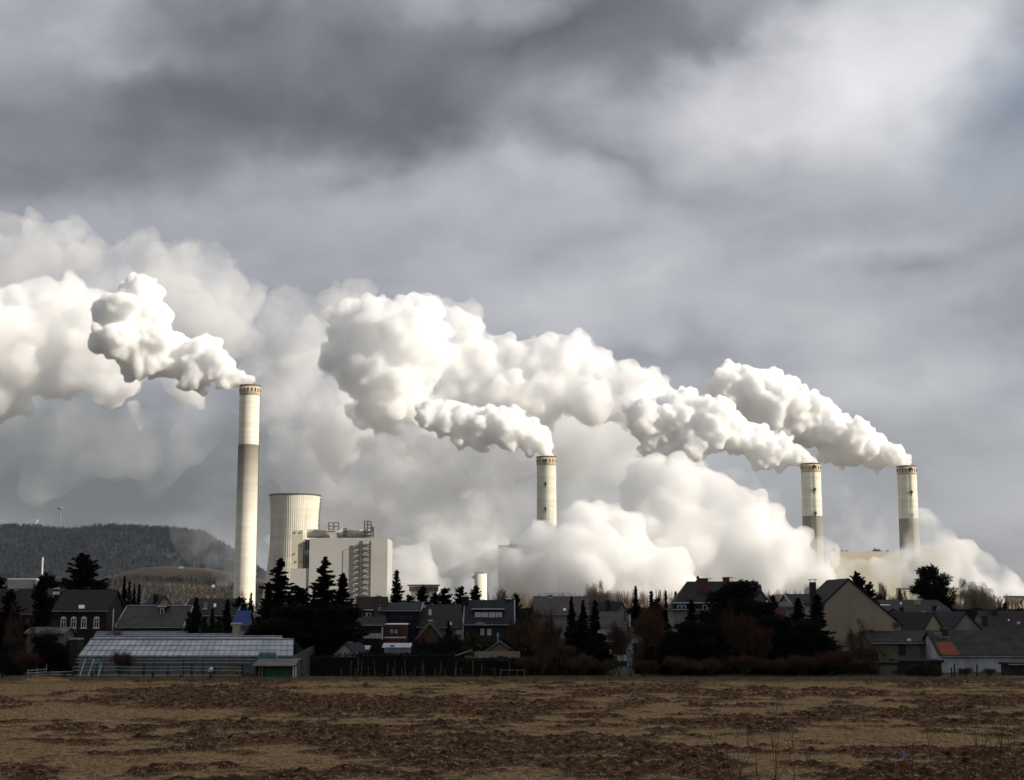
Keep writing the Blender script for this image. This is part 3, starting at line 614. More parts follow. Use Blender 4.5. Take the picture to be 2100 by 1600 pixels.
crisp = steam_mat('steam_dense', .45, .07, .28, .54, step=.5, detail=4, mn=.4, col=(.993, .993, .996))
mid = steam_mat('steam_medium', .10, .030, .34, .56, step=.7, detail=5, mn=.12, col=(.985, .986, .992))
bank = steam_mat('steam_bank', .020, .012, .36, .60, step=1.2, detail=5, mn=.15, col=(.985, .986, .992))
soft = steam_mat('steam_soft', .09, .014, .38, .56, step=1.2, mn=.25, col=(.975, .962, .944))
veil = steam_mat('steam_veil', .010, .006, .38, .62, step=1.5)
P1 = [(508, 784, 11), (498, 778, 17), (484, 775, 24), (465, 765, 30), (440, 752, 34), (415, 745, 40), (385, 735, 40), (350, 722, 42), (425, 715, 28), (320, 700, 44), (290, 690, 44), (268, 660, 58), (255, 632, 52), (285, 615, 50), (305, 645, 50), (228, 655, 46), (245, 700, 50), (300, 600, 34), (330, 745, 40), (290, 735, 44), (400, 760, 44)]
steam(P1, 1300, crisp, 'crisp white plume streaming left from the tallest chimney', 1.3, seed=2, k2=20, k3=9, r2=.40, warp=.6, bil=((13, 7), (6, 3.2)))
P1b = [(140, 620, 52), (105, 610, 38), (175, 660, 60), (200, 700, 62), (130, 690, 80), (90, 680, 70), (60, 640, 60), (220, 750, 60), (180, 745, 70), (250, 790, 40), (235, 810, 30), (110, 745, 70), (30, 700, 80), (-40, 680, 90), (60, 750, 60), (195, 625, 30), (150, 590, 28), (-60, 760, 90), (20, 800, 60)]
steam(P1b, 1450, mid, 'older lumpy steam drifting off the left edge behind the crisp plume', 2.4, seed=3, k2=20, k3=8, r2=.42, warp=1.5, bil=((24, 12), (10, 5)))
P1c = [(392, 812, 27), (375, 790, 30), (408, 828, 16), (385, 830, 16), (355, 775, 26), (285, 862, 16), (275, 835, 18), (284, 880, 8)]
steam(P1c, 1380, mid, 'small torn tuft of steam hanging below the tallest chimney plume', 1.8, seed=4, k3=8, warp=3, bil=((16, 8), (7, 4)))
P2 = [(1124, 931, 13), (1117, 918, 20), (1104, 903, 27), (1085, 890, 33), (1060, 878, 38), (1030, 868, 40), (1000, 866, 40), (968, 866, 38), (935, 866, 36), (905, 858, 34), (880, 850, 30), (1045, 900, 30), (1085, 918, 18), (985, 900, 28), (940, 900, 20)]
steam(P2, 1500, crisp, 'crisp white plume curling left from the middle chimney', 1.4, seed=5, k2=20, k3=9, r2=.40, warp=.6, bil=((11, 6), (5, 3)))
P3 = [(1664, 947, 12), (1652, 941, 16), (1635, 936, 22), (1610, 930, 28), (1585, 922, 33), (1555, 912, 38), (1528, 898, 44), (1495, 882, 50), (1460, 866, 54), (1425, 858, 54), (1390, 856, 54), (1350, 858, 52), (1322, 860, 44), (1600, 955, 14), (1560, 945, 20), (1310, 840, 30), (1420, 900, 50), (1350, 900, 46)]
steam(P3, 1500, crisp, 'crisp white plume from the chimney with dark lower shaft', 1.4, seed=6, k2=20, k3=9, r2=.40, warp=.6, bil=((13, 7), (6, 3.2)))
P4 = [(1861, 952, 12), (1850, 944, 18), (1832, 932, 25), (1808, 922, 32), (1780, 914, 36), (1750, 902, 40), (1720, 890, 44), (1690, 878, 50), (1650, 862, 54), (1672, 830, 34), (1620, 838, 56), (1585, 822, 56), (1550, 802, 50), (1500, 808, 50), (1470, 812, 38), (1530, 840, 56), (1800, 945, 22), (1740, 935, 26), (1700, 930, 24), (1600, 880, 44), (1570, 790, 30), (1625, 805, 34)]
steam(P4, 1570, crisp, 'crisp white plume from the rightmost chimney, the highest of the right pair', 1.5, seed=7, k2=20, k3=9, r2=.40, warp=.6, bil=((14, 7.5), (6, 3.2)))
PC = [(800, 655, 52), (850, 650, 46), (770, 670, 50), (730, 655, 44), (840, 710, 72), (775, 735, 78), (868, 690, 52), (868, 745, 48), (800, 790, 62), (850, 800, 50), (830, 830, 46), (880, 640, 30), (760, 790, 50), (720, 700, 50), (890, 720, 30), (700, 650, 36), (690, 730, 40), (760, 840, 44), (800, 850, 40), (855, 845, 40)]
steam(PC, 1640, steam_mat('steam_thick', .16, .030, .36, .58, step=.6, detail=5, mn=.15, col=(.988, .989, .993)), 'huge brightest white steam head towering left of the middle chimney', 2.0, seed=8, k2=20, k3=8, r2=.42, warp=1, bil=((24, 12), (10, 5)))
PD = [(925, 745, 50), (930, 800, 44), (900, 830, 40), (960, 680, 44), (940, 660, 34), (985, 730, 44), (1035, 722, 40), (1020, 765, 50), (965, 780, 56), (1065, 760, 46), (1110, 728, 44), (1150, 740, 44), (1190, 722, 42), (1205, 765, 48), (1160, 790, 56), (1250, 785, 50), (1300, 785, 42), (1345, 795, 38), (1365, 815, 30), (1290, 830, 52), (1220, 830, 54), (1110, 810, 56), (1040, 810, 50), (1340, 840, 44), (1000, 830, 40), (1185, 690, 14), (1130, 692, 16), (1050, 690, 12)]
steam(PD, 1680, steam_mat('steam_ridge', .13, .030, .36, .58, step=.6, detail=5, mn=.12, col=(.988, .989, .993)), 'bright white ridge of steam heads stepping down right of the tallest head', 2.2, seed=9, k2=20, k3=8, r2=.42, warp=1, bil=((22, 11), (9, 4.5)))
PB = [(-30, 500, 60), (20, 482, 45), (75, 490, 48), (150, 487, 48), (100, 560, 80), (190, 540, 50), (0, 580, 90), (262, 520, 40), (300, 540, 60), (350, 545, 56), (400, 552, 56), (450, 560, 54), (480, 590, 50), (420, 640, 90), (320, 630, 90), (220, 620, 80), (500, 620, 36), (470, 690, 60), (370, 520, 26), (250, 500, 20)]
steam(PB, 2000, bank, 'pale grey older steam bank high above the left chimney plume', 3.6, seed=10, k2=20, k3=6, warp=4, bil=((40, 20), (16, 8)), name='steam_cloud', cat='steam cloud')
PE = [(560, 640, 48), (610, 645, 48), (660, 640, 44), (700, 630, 44), (734, 590, 24), (745, 612, 26), (590, 700, 70), (660, 710, 70), (540, 720, 50), (650, 780, 90), (560, 780, 60), (720, 760, 60), (600, 860, 80), (700, 860, 90), (530, 850, 40), (715, 585, 14), (960, 650, 40), (900, 640, 40), (1000, 700, 30)]
steam(PE, 1850, steam_mat('steam_backdrop', .030, .013, .38, .62, step=1.2, detail=5, mn=.12, col=(.965, .968, .978)), 'grey shaded steam wall between the tallest chimney and the bright head', 3.4, seed=11, k2=20, k3=6, warp=4, bil=((36, 18), (15, 8)), name='steam_cloud', cat='steam cloud')
PF = [(760, 900, 110), (880, 930, 110), (1000, 960, 110), (1120, 900, 130), (1230, 900, 120), (1330, 930, 90), (660, 980, 110), (760, 1040, 110), (900, 1060, 110), (1040, 1060, 110), (1180, 1040, 110), (620, 1080, 70), (560, 940, 60), (700, 1120, 80), (850, 1120, 80), (980, 1150, 80), (1260, 1010, 80)]
steam(PF, 1880, steam_mat('steam_gloom', .018, .011, .38, .62, step=1.2, detail=5, mn=.10, col=(.94, .945, .96)), 'broad grey shadowed steam bank filling the air behind the middle chimney', 6, seed=12, k2=14, k3=3, warp=6, name='steam_cloud', cat='steam cloud')
PQ = [(700, 880, 50), (760, 860, 44), (830, 890, 50), (900, 910, 56), (980, 900, 44), (1060, 950, 50), (1140, 880, 60), (1220, 880, 60), (1290, 900, 50), (1180, 950, 50), (650, 830, 40), (680, 930, 40), (860, 960, 50), (950, 980, 44), (1260, 960, 40), (620, 900, 40), (1090, 850, 50)]
steam(PQ, 1730, steam_mat('steam_skirt', .030, .016, .42, .62, step=1.0, detail=5, col=(.945, .95, .962)), 'grey shaded steam hanging under the bright ridge, left and right of the middle plume', 4, seed=21, k2=18, k3=5, warp=6, name='steam_cloud', cat='steam cloud', bil=((36, 20), (15, 9)))
PG = [(1340, 990, 50), (1390, 985, 50), (1360, 1040, 70), (1440, 1020, 56), (1430, 1090, 90), (1500, 1070, 70), (1560, 1090, 60), (1520, 1140, 90), (1610, 1120, 50), (1650, 1150, 50), (1600, 1180, 70), (1680, 1180, 40), (1450, 1180, 90), (1350, 1110, 70), (1700, 1200, 30), (1340, 950, 26), (1300, 1050, 40), (1480, 1010, 26)]
steam(PG, 1400, soft, 'large warm white steam mound left of the paired chimneys', 3.2, seed=13, k2=20, k3=6, warp=3, bil=((34, 18), (14, 8)), name='steam_cloud', cat='steam cloud')
PH = [(1200, 1100, 66), (1260, 1110, 66), (1150, 1140, 60), (1100, 1130, 44), (1080, 1170, 50), (1040, 1180, 46), (1140, 1190, 60), (1220, 1170, 80), (1310, 1150, 70), (1370, 1170, 50), (1320, 1200, 60), (1240, 1060, 40), (1290, 1080, 40), (1190, 1060, 30), (1020, 1200, 36), (1400, 1200, 40), (1130, 1090, 26), (1014, 1142, 30), (1032, 1118, 20), (1025, 1160, 34), (1002, 1188, 30), (1045, 1132, 26), (1035, 1150, 34), (1010, 1172, 30), (1075, 1160, 44), (1120, 1190, 50), (1125, 1160, 50), (1120, 1100, 40), (1050, 1150, 40), (1070, 1130, 30), (1110, 1150, 60)]
steam(PH, 1340, soft, 'warm white steam mound hiding the foot of the middle chimney', 3.2, seed=14, k2=20, k3=6, warp=3, bil=((30, 16), (13, 7)), name='steam_cloud', cat='steam cloud')
PI = [(850, 1160, 42), (825, 1180, 44), (870, 1185, 36), (900, 1215, 28), (800, 1150, 26), (830, 1130, 20), (890, 1170, 20), (820, 1210, 40)]
steam(PI, 1440, steam_mat('steam_puff', .05, .02, .3, .5, mn=.3), 'soft white steam puff at the right edge of the windowless block', 2.6, seed=15, k2=18, k3=6, warp=3, bil=((26, 13), (11, 6)), name='steam_cloud', cat='steam cloud')
PJ = [(1890, 1075, 34), (1915, 1100, 40), (1895, 1130, 44), (1940, 1130, 42), (1965, 1160, 44), (2000, 1180, 44), (2040, 1195, 40), (2075, 1210, 34), (2100, 1225, 26), (1990, 1215, 50), (1930, 1195, 56), (1870, 1170, 44), (1840, 1190, 40), (1800, 1200, 36), (1760, 1205, 30), (1830, 1150, 22), (2060, 1230, 36), (1860, 1110, 16), (1780, 1170, 16), (1740, 1190, 36), (1800, 1172, 36), (1850, 1150, 36), (1905, 1165, 40), (1700, 1195, 26)]
steam(PJ, 1440, steam_mat('steam_right', .060, .018, .40, .56, step=1.2, mn=.12, col=(.975, .962, .944)), 'warm white steam rolling down to the right edge past the rightmost chimney', 2.8, seed=16, k2=20, k3=6, warp=3, bil=((28, 15), (12, 7)), name='steam_cloud', cat='steam cloud')
PK = [(760, 1080, 50), (820, 1070, 56), (880, 1110, 60), (950, 1080, 60), (960, 1150, 50), (1010, 1110, 50), (920, 1190, 40), (700, 1060, 40), (680, 1090, 26), (850, 1030, 50), (920, 1010, 50), (790, 1010, 40), (1030, 1040, 50), (560, 1110, 20), (760, 930, 44), (820, 905, 44), (720, 960, 40), (880, 920, 40)]
steam(PK, 1750, steam_mat('steam_ragged', .045, .017, .42, .60, step=1.0, detail=5, col=(.975, .975, .98)), 'ragged grey white steam drifting above the windowless block', 4, seed=17, k2=18, k3=5, warp=6, bil=((36, 20), (15, 9)), name='steam_cloud', cat='steam cloud')
PL = [(400, 1120, 40), (370, 1100, 24), (450, 1110, 50), (480, 1130, 44), (430, 1100, 40), (400, 1090, 30), (450, 1150, 36), (470, 1060, 40), (420, 1040, 30), (470, 1190, 24), (440, 1000, 30), (500, 1000, 50), (540, 1100, 40), (550, 1180, 30)]
steam(PL, 1800, steam_mat('steam_wisp', .022, .014, .40, .62, step=1.3), 'thin grey wisps sinking over the hill left of the tallest chimney', 4, seed=18, k2=14, k3=4, warp=8, name='steam_cloud', cat='steam cloud')
PM = [(1730, 1020, 24), (1760, 1040, 26), (1700, 1010, 18), (1750, 1080, 30), (1790, 1100, 28), (1710, 1090, 26), (1800, 1060, 18), (1540, 1000, 34), (1500, 980, 30), (1580, 1020, 26), (1740, 1115, 20)]
steam(PM, 2300, steam_mat('steam_far', .010, .020, .42, .62, step=1.3), 'faint torn steam seen between the two right chimneys', 4, seed=19, k2=14, k3=4, warp=6, name='steam_cloud', cat='steam cloud')
PN = [(60, 860, 90), (150, 900, 90), (260, 900, 80), (330, 960, 60), (-40, 900, 100), (100, 960, 80), (380, 900, 70), (440, 860, 60)]
steam(PN, 2300, steam_mat('steam_murk', .005, .007, .36, .62, step=1.5), 'murky thin steam under the drifting plume at the left edge', 8, seed=20, k2=12, k3=3, warp=8, name='steam_cloud', cat='steam cloud')

# broken cloud that keeps the sun off field and village, high to the right behind the viewer, outside the picture
cg = np.random.default_rng(4); P = []
alt = 1000.; k = alt / math.tan(R(SUN_EL)); ch = Vector((.94, -.34, 0)).normalized()
S = []
for i in range(230):
    a = cg.uniform(0, 6.283); rr = math.sqrt(cg.random()); S.append((rr * math.cos(a) * 430, rr * math.sin(a) * 330, cg.normal() * 14, cg.uniform(45, 80)))
S = np.array(S); Vv = (IV[None] * S[:, 3, None, None] * np.array([1, 1, .55]) + S[:, None, :3]).reshape(-1, 3); Ff = (IF[None] + (np.arange(len(S)) * len(IV))[:, None, None]).reshape(-1, 3)
o = npmesh('cloud', Vv, Ff, None); md = o.modifiers.new('r', 'REMESH'); md.mode = 'VOXEL'; md.voxel_size = 12; md.use_smooth_shade = True
out = bpy.data.meshes.new_from_object(o.evaluated_get(bpy.context.evaluated_depsgraph_get())); o.modifiers.clear(); o.data = out
out.materials.clear(); out.materials.append(mat('cloud_body', (.85, .85, .87), (.75, .76, .79), .004, rough=1, spec=0)); o.location = (ch.x * k, 220 + ch.y * k, alt + 10); tag(o, kind='structure')

# thin winter haze
hz_ = MB(); hz_.box(-2600, 1000, -40, 4100, -1.4, 640); o = hz_.build('haze', steam_mat('haze_air', .00002, col=(.86, .93, 1)))
tag(o, kind='stuff')

# ------------------------------------------------------------------ houses
def house(label, px0, px1, pyr, pye, d, D, axis, wall, roof, hip=0., name='house', cat='house', over=.35, verge=None, gutter=True, group=None, th=.22, ridge_at=.5):
    x0 = (X(px0, d) + X(px1, d)) / 2; Wd = X(px1, d) - X(px0, d)
    t = thing(name, label, cat, (x0, d, 0), group=group)
    a = Wd / 2
    if axis == 'x':
        ze = Z(pye, d - over); yr = D * ridge_at; zr = Z(pyr, d + yr); s = (zr - ze) / (yr + over); ze0 = ze + s * over; s2 = (zr - ze0) / (D - yr)
        MB().prism([(0, 0), (D, 0), (D, ze0), (yr, zr), (0, ze0)], -a, a, 'x').build('wall', wall, t) if not hip else MB().prism([(0, 0), (D, 0), (D, ze0), (0, ze0)], -a, a, 'x').build('wall', wall, t)
        o_ = over; e = .02
        poly = [(-o_, ze0 - s * o_ + e), (yr, zr + e), (D + o_, ze0 - s2 * o_ + e), (D + o_, ze0 - s2 * o_ + th + e), (yr, zr + th + e), (-o_, ze0 - s * o_ + th + e)]
        if not hip: MB().prism(poly, -a - .25, a + .25, 'x').build('roof', roof, t)
        else:
            l = hip * Wd; q = MB(); zz = ze0 - s * o_ + e
            q.add([(-a - o_, -o_, zz), (a + .25, -o_, zz), (a + .25, D + o_, zz), (-a - o_, D + o_, zz), (-a + l, yr, zr + th), (a + .25, yr, zr + th)],
                  [(0, 1, 5, 4), (1, 2, 5), (2, 3, 4, 5), (3, 0, 4), (0, 3, 2, 1)]); q.build('roof', roof, t)
        if gutter: MB().tube((-a - .25, -o_ - .06, ze0 - s * o_ + .08), (a + .25, -o_ - .06, ze0 - s * o_ + .08), .07, n=5).build('gutter', lead, t)
        if verge:
            for sx in (-1, 1):
                xx = sx * (a + .30); q = MB(); q.prism([(p_, z_ + (.05 if i in (3, 4, 5) else 0)) for i, (p_, z_) in enumerate(poly)], xx - .07, xx + .07, 'x'); q.build('verge_board', verge, t)
        info = dict(slope=s, ze=ze0, zr=zr, yr=yr)
    else:
        ze = Z(pye, d); zr = Z(pyr, d); s = (zr - ze) / a
        MB().prism([(-a, 0), (a, 0), (a, ze), (0, zr), (-a, ze)], 0, D, 'y').build('wall', wall, t)
        o_ = over; e = .02
        poly = [(-a - o_, ze - s * o_ + e), (0, zr + e), (a + o_, ze - s * o_ + e), (a + o_, ze - s * o_ + th + e), (0, zr + th + e), (-a - o_, ze - s * o_ + th + e)]
        MB().prism(poly, -.18, D + .2, 'y').build('roof', roof, t)
        if verge: MB().prism([(p_, z_ + (.05 if i > 2 else 0)) for i, (p_, z_) in enumerate(poly)], -.30, -.19, 'y').build('verge_board', verge, t)
        info = dict(slope=s, ze=ze, zr=zr, yr=0)
    info.update(t=t, x0=x0, d=d, D=D, a=a, axis=axis); return info
def win(h, px0, py0, px1, py1, style='cross', y=0., par=None, nm='window', fm=None, pm=None):
    d = h['d'] + y; x0, x1 = X(px0, d, py0) - h['x0'], X(px1, d, py0) - h['x0']; z0, z1 = Z(py1, d), Z(py0, d)
    f = min(.12, (x1 - x0) * .14); q = MB(); ya, yb = y - .09, y - .003
    q.box(x0, x0 + f, ya, yb, z0, z1); q.box(x1 - f, x1, ya, yb, z0, z1); q.box(x0 + f, x1 - f, ya, yb, z0, z0 + f); q.box(x0 + f, x1 - f, ya, yb, z1 - f, z1)
    if style in ('cross', 'arch'):
        xm = (x0 + x1) / 2; zm = z0 + (z1 - z0) * .64; q.box(xm - f * .4, xm + f * .4, ya + .01, yb, z0 + f, z1 - f); q.box(x0 + f, x1 - f, ya + .015, yb, zm - f * .35, zm + f * .35)
        if style == 'arch':
            q.prism([(x0 - .05, z1), (x1 + .05, z1), (x1 - .1, z1 + .16), ((x0 + x1) / 2, z1 + .26), (x0 + .1, z1 + .16)], ya, yb, 'y'); q.box(x0 - .12, x1 + .12, ya - .05, yb, z0 - .1, z0 - .002)
    if style == 'double': xm = (x0 + x1) / 2; q.box(xm - f * .6, xm + f * .6, ya + .01, yb, z0 + f, z1 - f)
    o = q.build(nm, fm or white, par or h['t'])
    p = MB(); p.box(x0 + f, x1 - f, y - .05, yb - .001, z0 + f, z1 - f); p_ = p.build('pane' if nm == 'window' else 'panel', pm or (cream if style == 'blind' else glass), o)
    return o
def plate(h, nm, px0, py0, px1, py1, m, y=0., dep=.06, out=.0):
    d = h['d'] + y; q = MB(); q.box(X(px0, d, py0) - h['x0'], X(px1, d, py0) - h['x0'], y - dep - out, y - .004 - out, Z(py1, d), Z(py0, d)); return q.build(nm, m, h['t'])
def stack(h, px, pyt, pyb, wpx, m, y, cap=None, base=None, nm='chimney', bm=None):
    d = h['d'] + y; x = X(px, d) - h['x0']; wv_ = wpx / 2 * d / F; z0, z1 = Z(pyb, d), Z(pyt, d)
    q = MB(); q.box(x - wv_, x + wv_, y - .35, y + .35, z0 - 1.2, z1); o = q.build(nm, m, h['t'])
    MB().box(x - wv_ - .08, x + wv_ + .08, y - .43, y + .43, z1 + .001, z1 + .14).build('cap', cap or mat('cap_stone', (.16, .15, .14), None, 2), o)
    if base: MB().box(x - wv_ - .15, x + wv_ + .15, y - .55, y + .45, z0 - .25, z0 + .15).build('flashing', bm or lead, o)
    return o
def roofwin(h, px0, py0, px1, py1, m=None):
    # skylight lying on the front slope
    q = MB(); pts = []
    for px, py in ((px0, py1), (px1, py1), (px1, py0), (px0, py0)):
        y = h['yr'] / 2
        for _ in range(12):
            z = Z(py, h['d'] + y); y = min(max((z - .3 - h['ze']) / h['slope'], -.2), h['yr'])
        pts.append((X(px, h['d'] + y) - h['x0'], y, h['ze'] + h['slope'] * y + .32))
    n = Vector((0, -h['slope'], 1)).normalized() * .08
    q.add(pts + [tuple(Vector(p) - n * 2) for p in pts], [(0, 1, 2, 3), (7, 6, 5, 4), (0, 4, 5, 1), (1, 5, 6, 2), (2, 6, 7, 3), (3, 7, 4, 0)])
    return q.build('skylight', m or white, h['t'])
def dormer(h, px0, px1, pyt, pyb, wins, wall=None, roof=None, style='cross', trim=white):
    y = h['yr'] / 3
    for _ in range(12): z = Z(pyb, h['d'] + y); y = min(max((z - h['ze']) / h['slope'], 0.05), h['yr'])
    d = h['d'] + y; x0_, x1_ = X(px0, d) - h['x0'], X(px1, d) - h['x0']; z0, z1 = Z(pyb, d), Z(pyt, d)
    yb = (z1 - h['ze']) / h['slope']; q = MB(); q.prism([(y, z0 - .2), (y, z1), (min(yb + .5, h['yr'] + .5), z1), (y + .4, z0 - .2)], x0_, x1_, 'x'); o = q.build('dormer', wall or dark_slate, h['t'])
    MB().prism([(y - .25, z1 + .003), (y - .25, z1 + .14), (yb + .9, z1 + .20), (yb + .9, z1 + .06)], x0_ - .2, x1_ + .2, 'x').build('dormer_roof', roof or tile_dark, o)
    MB().box(x0_ - .2, x1_ + .2, y - .31, y - .252, z1 + .01, z1 + .12).build('fascia', trim, o)
    for (a, b_, c, e_) in wins:
        xa, xb = X(a, d) - h['x0'], X(c, d) - h['x0']; za, zb = Z(e_, d), Z(b_, d); q = MB(); f = .07
        q.box(xa, xa + f, y - .08, y - .003, za, zb); q.box(xb - f, xb, y - .08, y - .003, za, zb); q.box(xa + f, xb - f, y - .08, y - .003, za, za + f); q.box(xa + f, xb - f, y - .08, y - .003, zb - f, zb)
        if style == 'cross': xm = (xa + xb) / 2; q.box(xm - .05, xm + .05, y - .07, y - .003, za + f, zb - f)
        q.mi = 1; q.box(xa + f, xb - f, y - .045, y - .004, za + f, zb - f); q.build('window', [white, cream if style == 'blind' else glass], o)
    return o

def aerial(h, px, pyt, y=4.5, n=5):
    d = h['d'] + y; x = X(px, d) - h['x0']; z = Z(pyt, d); q = MB(); q.tube((x, y, h['ze']), (x, y, z), .03, n=4)
    for k in range(n): q.tube((x - .5 + .06 * k, y - .3 + .18 * k, z - .15), (x + .5 - .06 * k, y - .3 + .18 * k, z - .15), .015, n=3)
    q.tube((x, y - .4, z - .15), (x, y + .5, z - .15), .02, n=3); q.build('aerial', steel, h['t'])
# --- left edge
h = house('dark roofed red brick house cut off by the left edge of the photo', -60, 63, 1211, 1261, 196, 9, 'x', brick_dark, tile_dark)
stack(h, 33, 1209, 1214, 8, white, 4.5); win(h, 55, 1270, 62, 1288, 'cross'); win(h, 8, 1270, 16, 1288, 'cross')
h = house('narrow black slated house wing between the left edge house and the four window house', 64, 111, 1210, 1226, 203, 8, 'x', dark_slate, tile_dark)
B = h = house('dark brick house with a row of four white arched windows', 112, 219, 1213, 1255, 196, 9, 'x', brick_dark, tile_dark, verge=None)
for a in (125, 146, 167, 193): win(h, a, 1268, a + 11, 1288, 'arch')
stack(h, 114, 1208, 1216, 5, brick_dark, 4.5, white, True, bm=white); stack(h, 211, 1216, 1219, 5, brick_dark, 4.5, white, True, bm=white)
aerial(h, 180, 1203); roofwin(h, 161, 1241, 173, 1248); plate(h, 'door', 155, 1302, 170, 1330, wood_dark)
h = house('low grey porch shed in front of the four window house', 58, 134, 1290, 1300, 182, 4, 'x', plaster_olive, corrug, name='porch', cat='shed')
h = house('narrow grey house just right of the four window house', 219.5, 233, 1254, 1262, 205, 7, 'x', plaster_grey, tile_dark); win(h, 222, 1272, 230, 1284)
t = thing('utility_pole', 'thin white pole rising left of the wide dark barn roof', 'pole', (X(233, 190), 190, 0)); MB().tube((0, 0, 0), (0, 0, Z(1250, 190)), .07).build('shaft', white, t); MB().tube((-.1, 0, Z(1250, 190)), (.1, 0, Z(1250, 190)), .09).build('cap', lead, t)
h = house('wide barn with dark streaked sheet roof and white edge boards', 244, 374, 1247, 1288, 190, 10, 'x', wood_dark, corrug_dark, verge=lead, name='barn', cat='barn')
d_ = dormer(h, 327, 339, 1245, 1262, [(329, 1247, 337, 1260)], style='plain')
MB().tube((-h['a'] - .25, 5, h['zr'] + .3), (h['a'] + .25, 5, h['zr'] + .3), .10).build('ridge_cap', lead, h['t'])
h = house('small house with sunless cream gable behind the wide barn', 318, 356, 1224, 1247, 262, 13, 'y', plaster, tile_dark)
h['t'].rotation_euler = (0, 0, R(24)); q = stack(h, 333, 1219.5, 1226, 9, tile_slate, 3, None); stack(h, 317, 1219, 1230, 2.5, steel_dark, 7)
h = house('dark tiled house with pale stub chimney behind the row of slim conifers', 376, 482, 1232, 1264, 212, 10, 'x', plaster_grey, tile_brown, verge=lead)
stack(h, 421.5, 1236, 1250, 6, plaster, 2.0, plaster, True, bm=white); stack(h, 462, 1250, 1257, 5, plaster, 1.2, plaster)
for a in (444, 452, 460): win(h, a, 1262 if a != 452 else 1266, a + 5, 1276, 'cross')
roofwin(h, 438, 1238, 443, 1245)
h = house('small lean-to with bright blue roof left of the big spruces', 484, 505, 1254, 1284, 186, 5, 'x', plaster_grey, blue_m, name='lean_to', cat='shed', th=.1)
h = house('low pale block wall below the blue roof', 478, 492, 1281, 1284, 172, 1, 'x', plaster, plaster_grey, name='garden_wall', cat='wall', gutter=False, over=.05)
h = house('row of low roofs far behind the slim conifers', 380, 470, 1229, 1238, 330, 12, 'x', plaster_grey, tile_brown)
h = house('small red roofed house far back between barn and four window house', 222, 240, 1243, 1250, 300, 10, 'x', plaster, mat('tile_red', (.16, .05, .035), None, 2, rows=3))

# --- middle
h = house('dark house with balcony and white picket rail right of the big spruces', 728, 786, 1227, 1272, 205, 9, 'x', plaster_grey, tile_brown)
stack(h, 777, 1224, 1242, 7, brick, 3.2, None, True); aerial(h, 771, 1218); dormer(h, 733, 763, 1252, 1267, [(742, 1257, 752, 1265), (752.5, 1257, 761, 1265)], style='plain')
h2 = house('low porch roof with white picket rail in front of the balcony house', 734, 786, 1268, 1284, 199, 4.5, 'x', wood_dark, tile_brown, name='porch', cat='porch', th=.12)
for k, a in enumerate(np.linspace(740, 780, 15)): plate(h2, 'picket', a, 1300.5, a + 1.5, 1309.5, white, y=-.3)
plate(h2, 'rail', 739, 1299.4, 782, 1300.4, white, y=-.3); plate(h2, 'post', 783, 1286, 785.6, 1312, white, y=-.3)
h = house('slate clad house with brick ground floor extension left of the long brown roof', 782, 860, 1239, 1254, 206, 9, 'x', dark_slate, tile_slate, verge=lead)
win(h, 799, 1263, 805, 1272, 'plain', fm=dark_slate); win(h, 820, 1262, 832, 1272, 'double', fm=dark_slate); win(h, 836, 1262, 846, 1272, 'double', fm=dark_slate)
h2 = house('red brick ground floor room with a wide window below the slate clad storey', 789, 832, 1280, 1282, 200, 5, 'x', brick, white, name='extension', cat='house extension', gutter=False, over=.15, th=.1)
win(h2, 798, 1289, 818, 1301, 'double', fm=steel_dark, pm=mat('curtain_white', (.5, .52, .55), None, 2)); plate(h2, 'plinth', 787, 1306, 833, 1309, white, out=.02)
h = house('wide brown tiled roof with slim skylight left of the house with cream blinds', 858, 946, 1243, 1288, 206, 11, 'x', plaster_grey, tile_brown)
stack(h, 865, 1236, 1243, 11, brick, 5, None, True, bm=white); roofwin(h, 879, 1250, 885, 1262, lead); plate(h, 'window', 935, 1292, 947, 1301, white); roofwin(h, 923, 1276, 926, 1283)
h = house('small red brick gable shed with green shutter', 858, 906, 1279, 1308, 196, 7, 'y', brick, tile_dark, verge=plaster_grey, name='brick_shed', cat='shed')
plate(h, 'shutter', 881, 1291, 890, 1306, green_paint); stack(h, 883, 1274, 1280, 6, brick, 2, white)
h = house('dark house with four cream blinds in its long dormer', 955, 1051, 1234, 1283, 198, 10, 'x', wood_dark, tile_slate, verge=lead)
stack(h, 954, 1224, 1242, 14, dark_slate, 4.0, white); stack(h, 1043, 1229, 1237, 10, dark_slate, 5, white); aerial(h, 1012, 1226)
dormer(h, 970, 1031, 1250, 1269, [(974, 1256, 987, 1268), (988.5, 1256, 1001, 1268), (1003, 1256, 1015.5, 1266), (1017, 1256, 1029.5, 1268)], style='blind')
plate(h, 'door', 985, 1289, 993, 1303, cream); plate(h, 'window_blind', 999, 1290, 1007.5, 1303, cream)
q = MB(); xc = X(984.5, 197) - h['x0']; zc = Z(1283, 197); q.prism([(xc - .9, zc), (xc + .9, zc), (xc + .7, zc + .28), (xc + .3, zc + .42), (xc - .3, zc + .42), (xc - .7, zc + .28)], -1.2, -.02); q.build('canopy', lead, h['t'])
h = house('broad grey brown roof behind the brown bare trees in the middle', 1098, 1206, 1226, 1262, 225, 11, 'x', plaster_grey, mat('tile_greybrown', (.10, .088, .082), (.07, .062, .058), 1.5, rows=3), hip=0)
stack(h, 1129, 1223, 1227, 6, brick_dark, 5.5, None, True, bm=white); roofwin(h, 1155, 1248, 1161, 1252); aerial(h, 1180, 1217)
h = house('small house with tan gable and two skylights behind the white walled house', 1257, 1292, 1237, 1262, 250, 12, 'y', mat('plaster_tan', (.22, .16, .11), (.16, .12, .085), .8), tile_dark, verge=None)
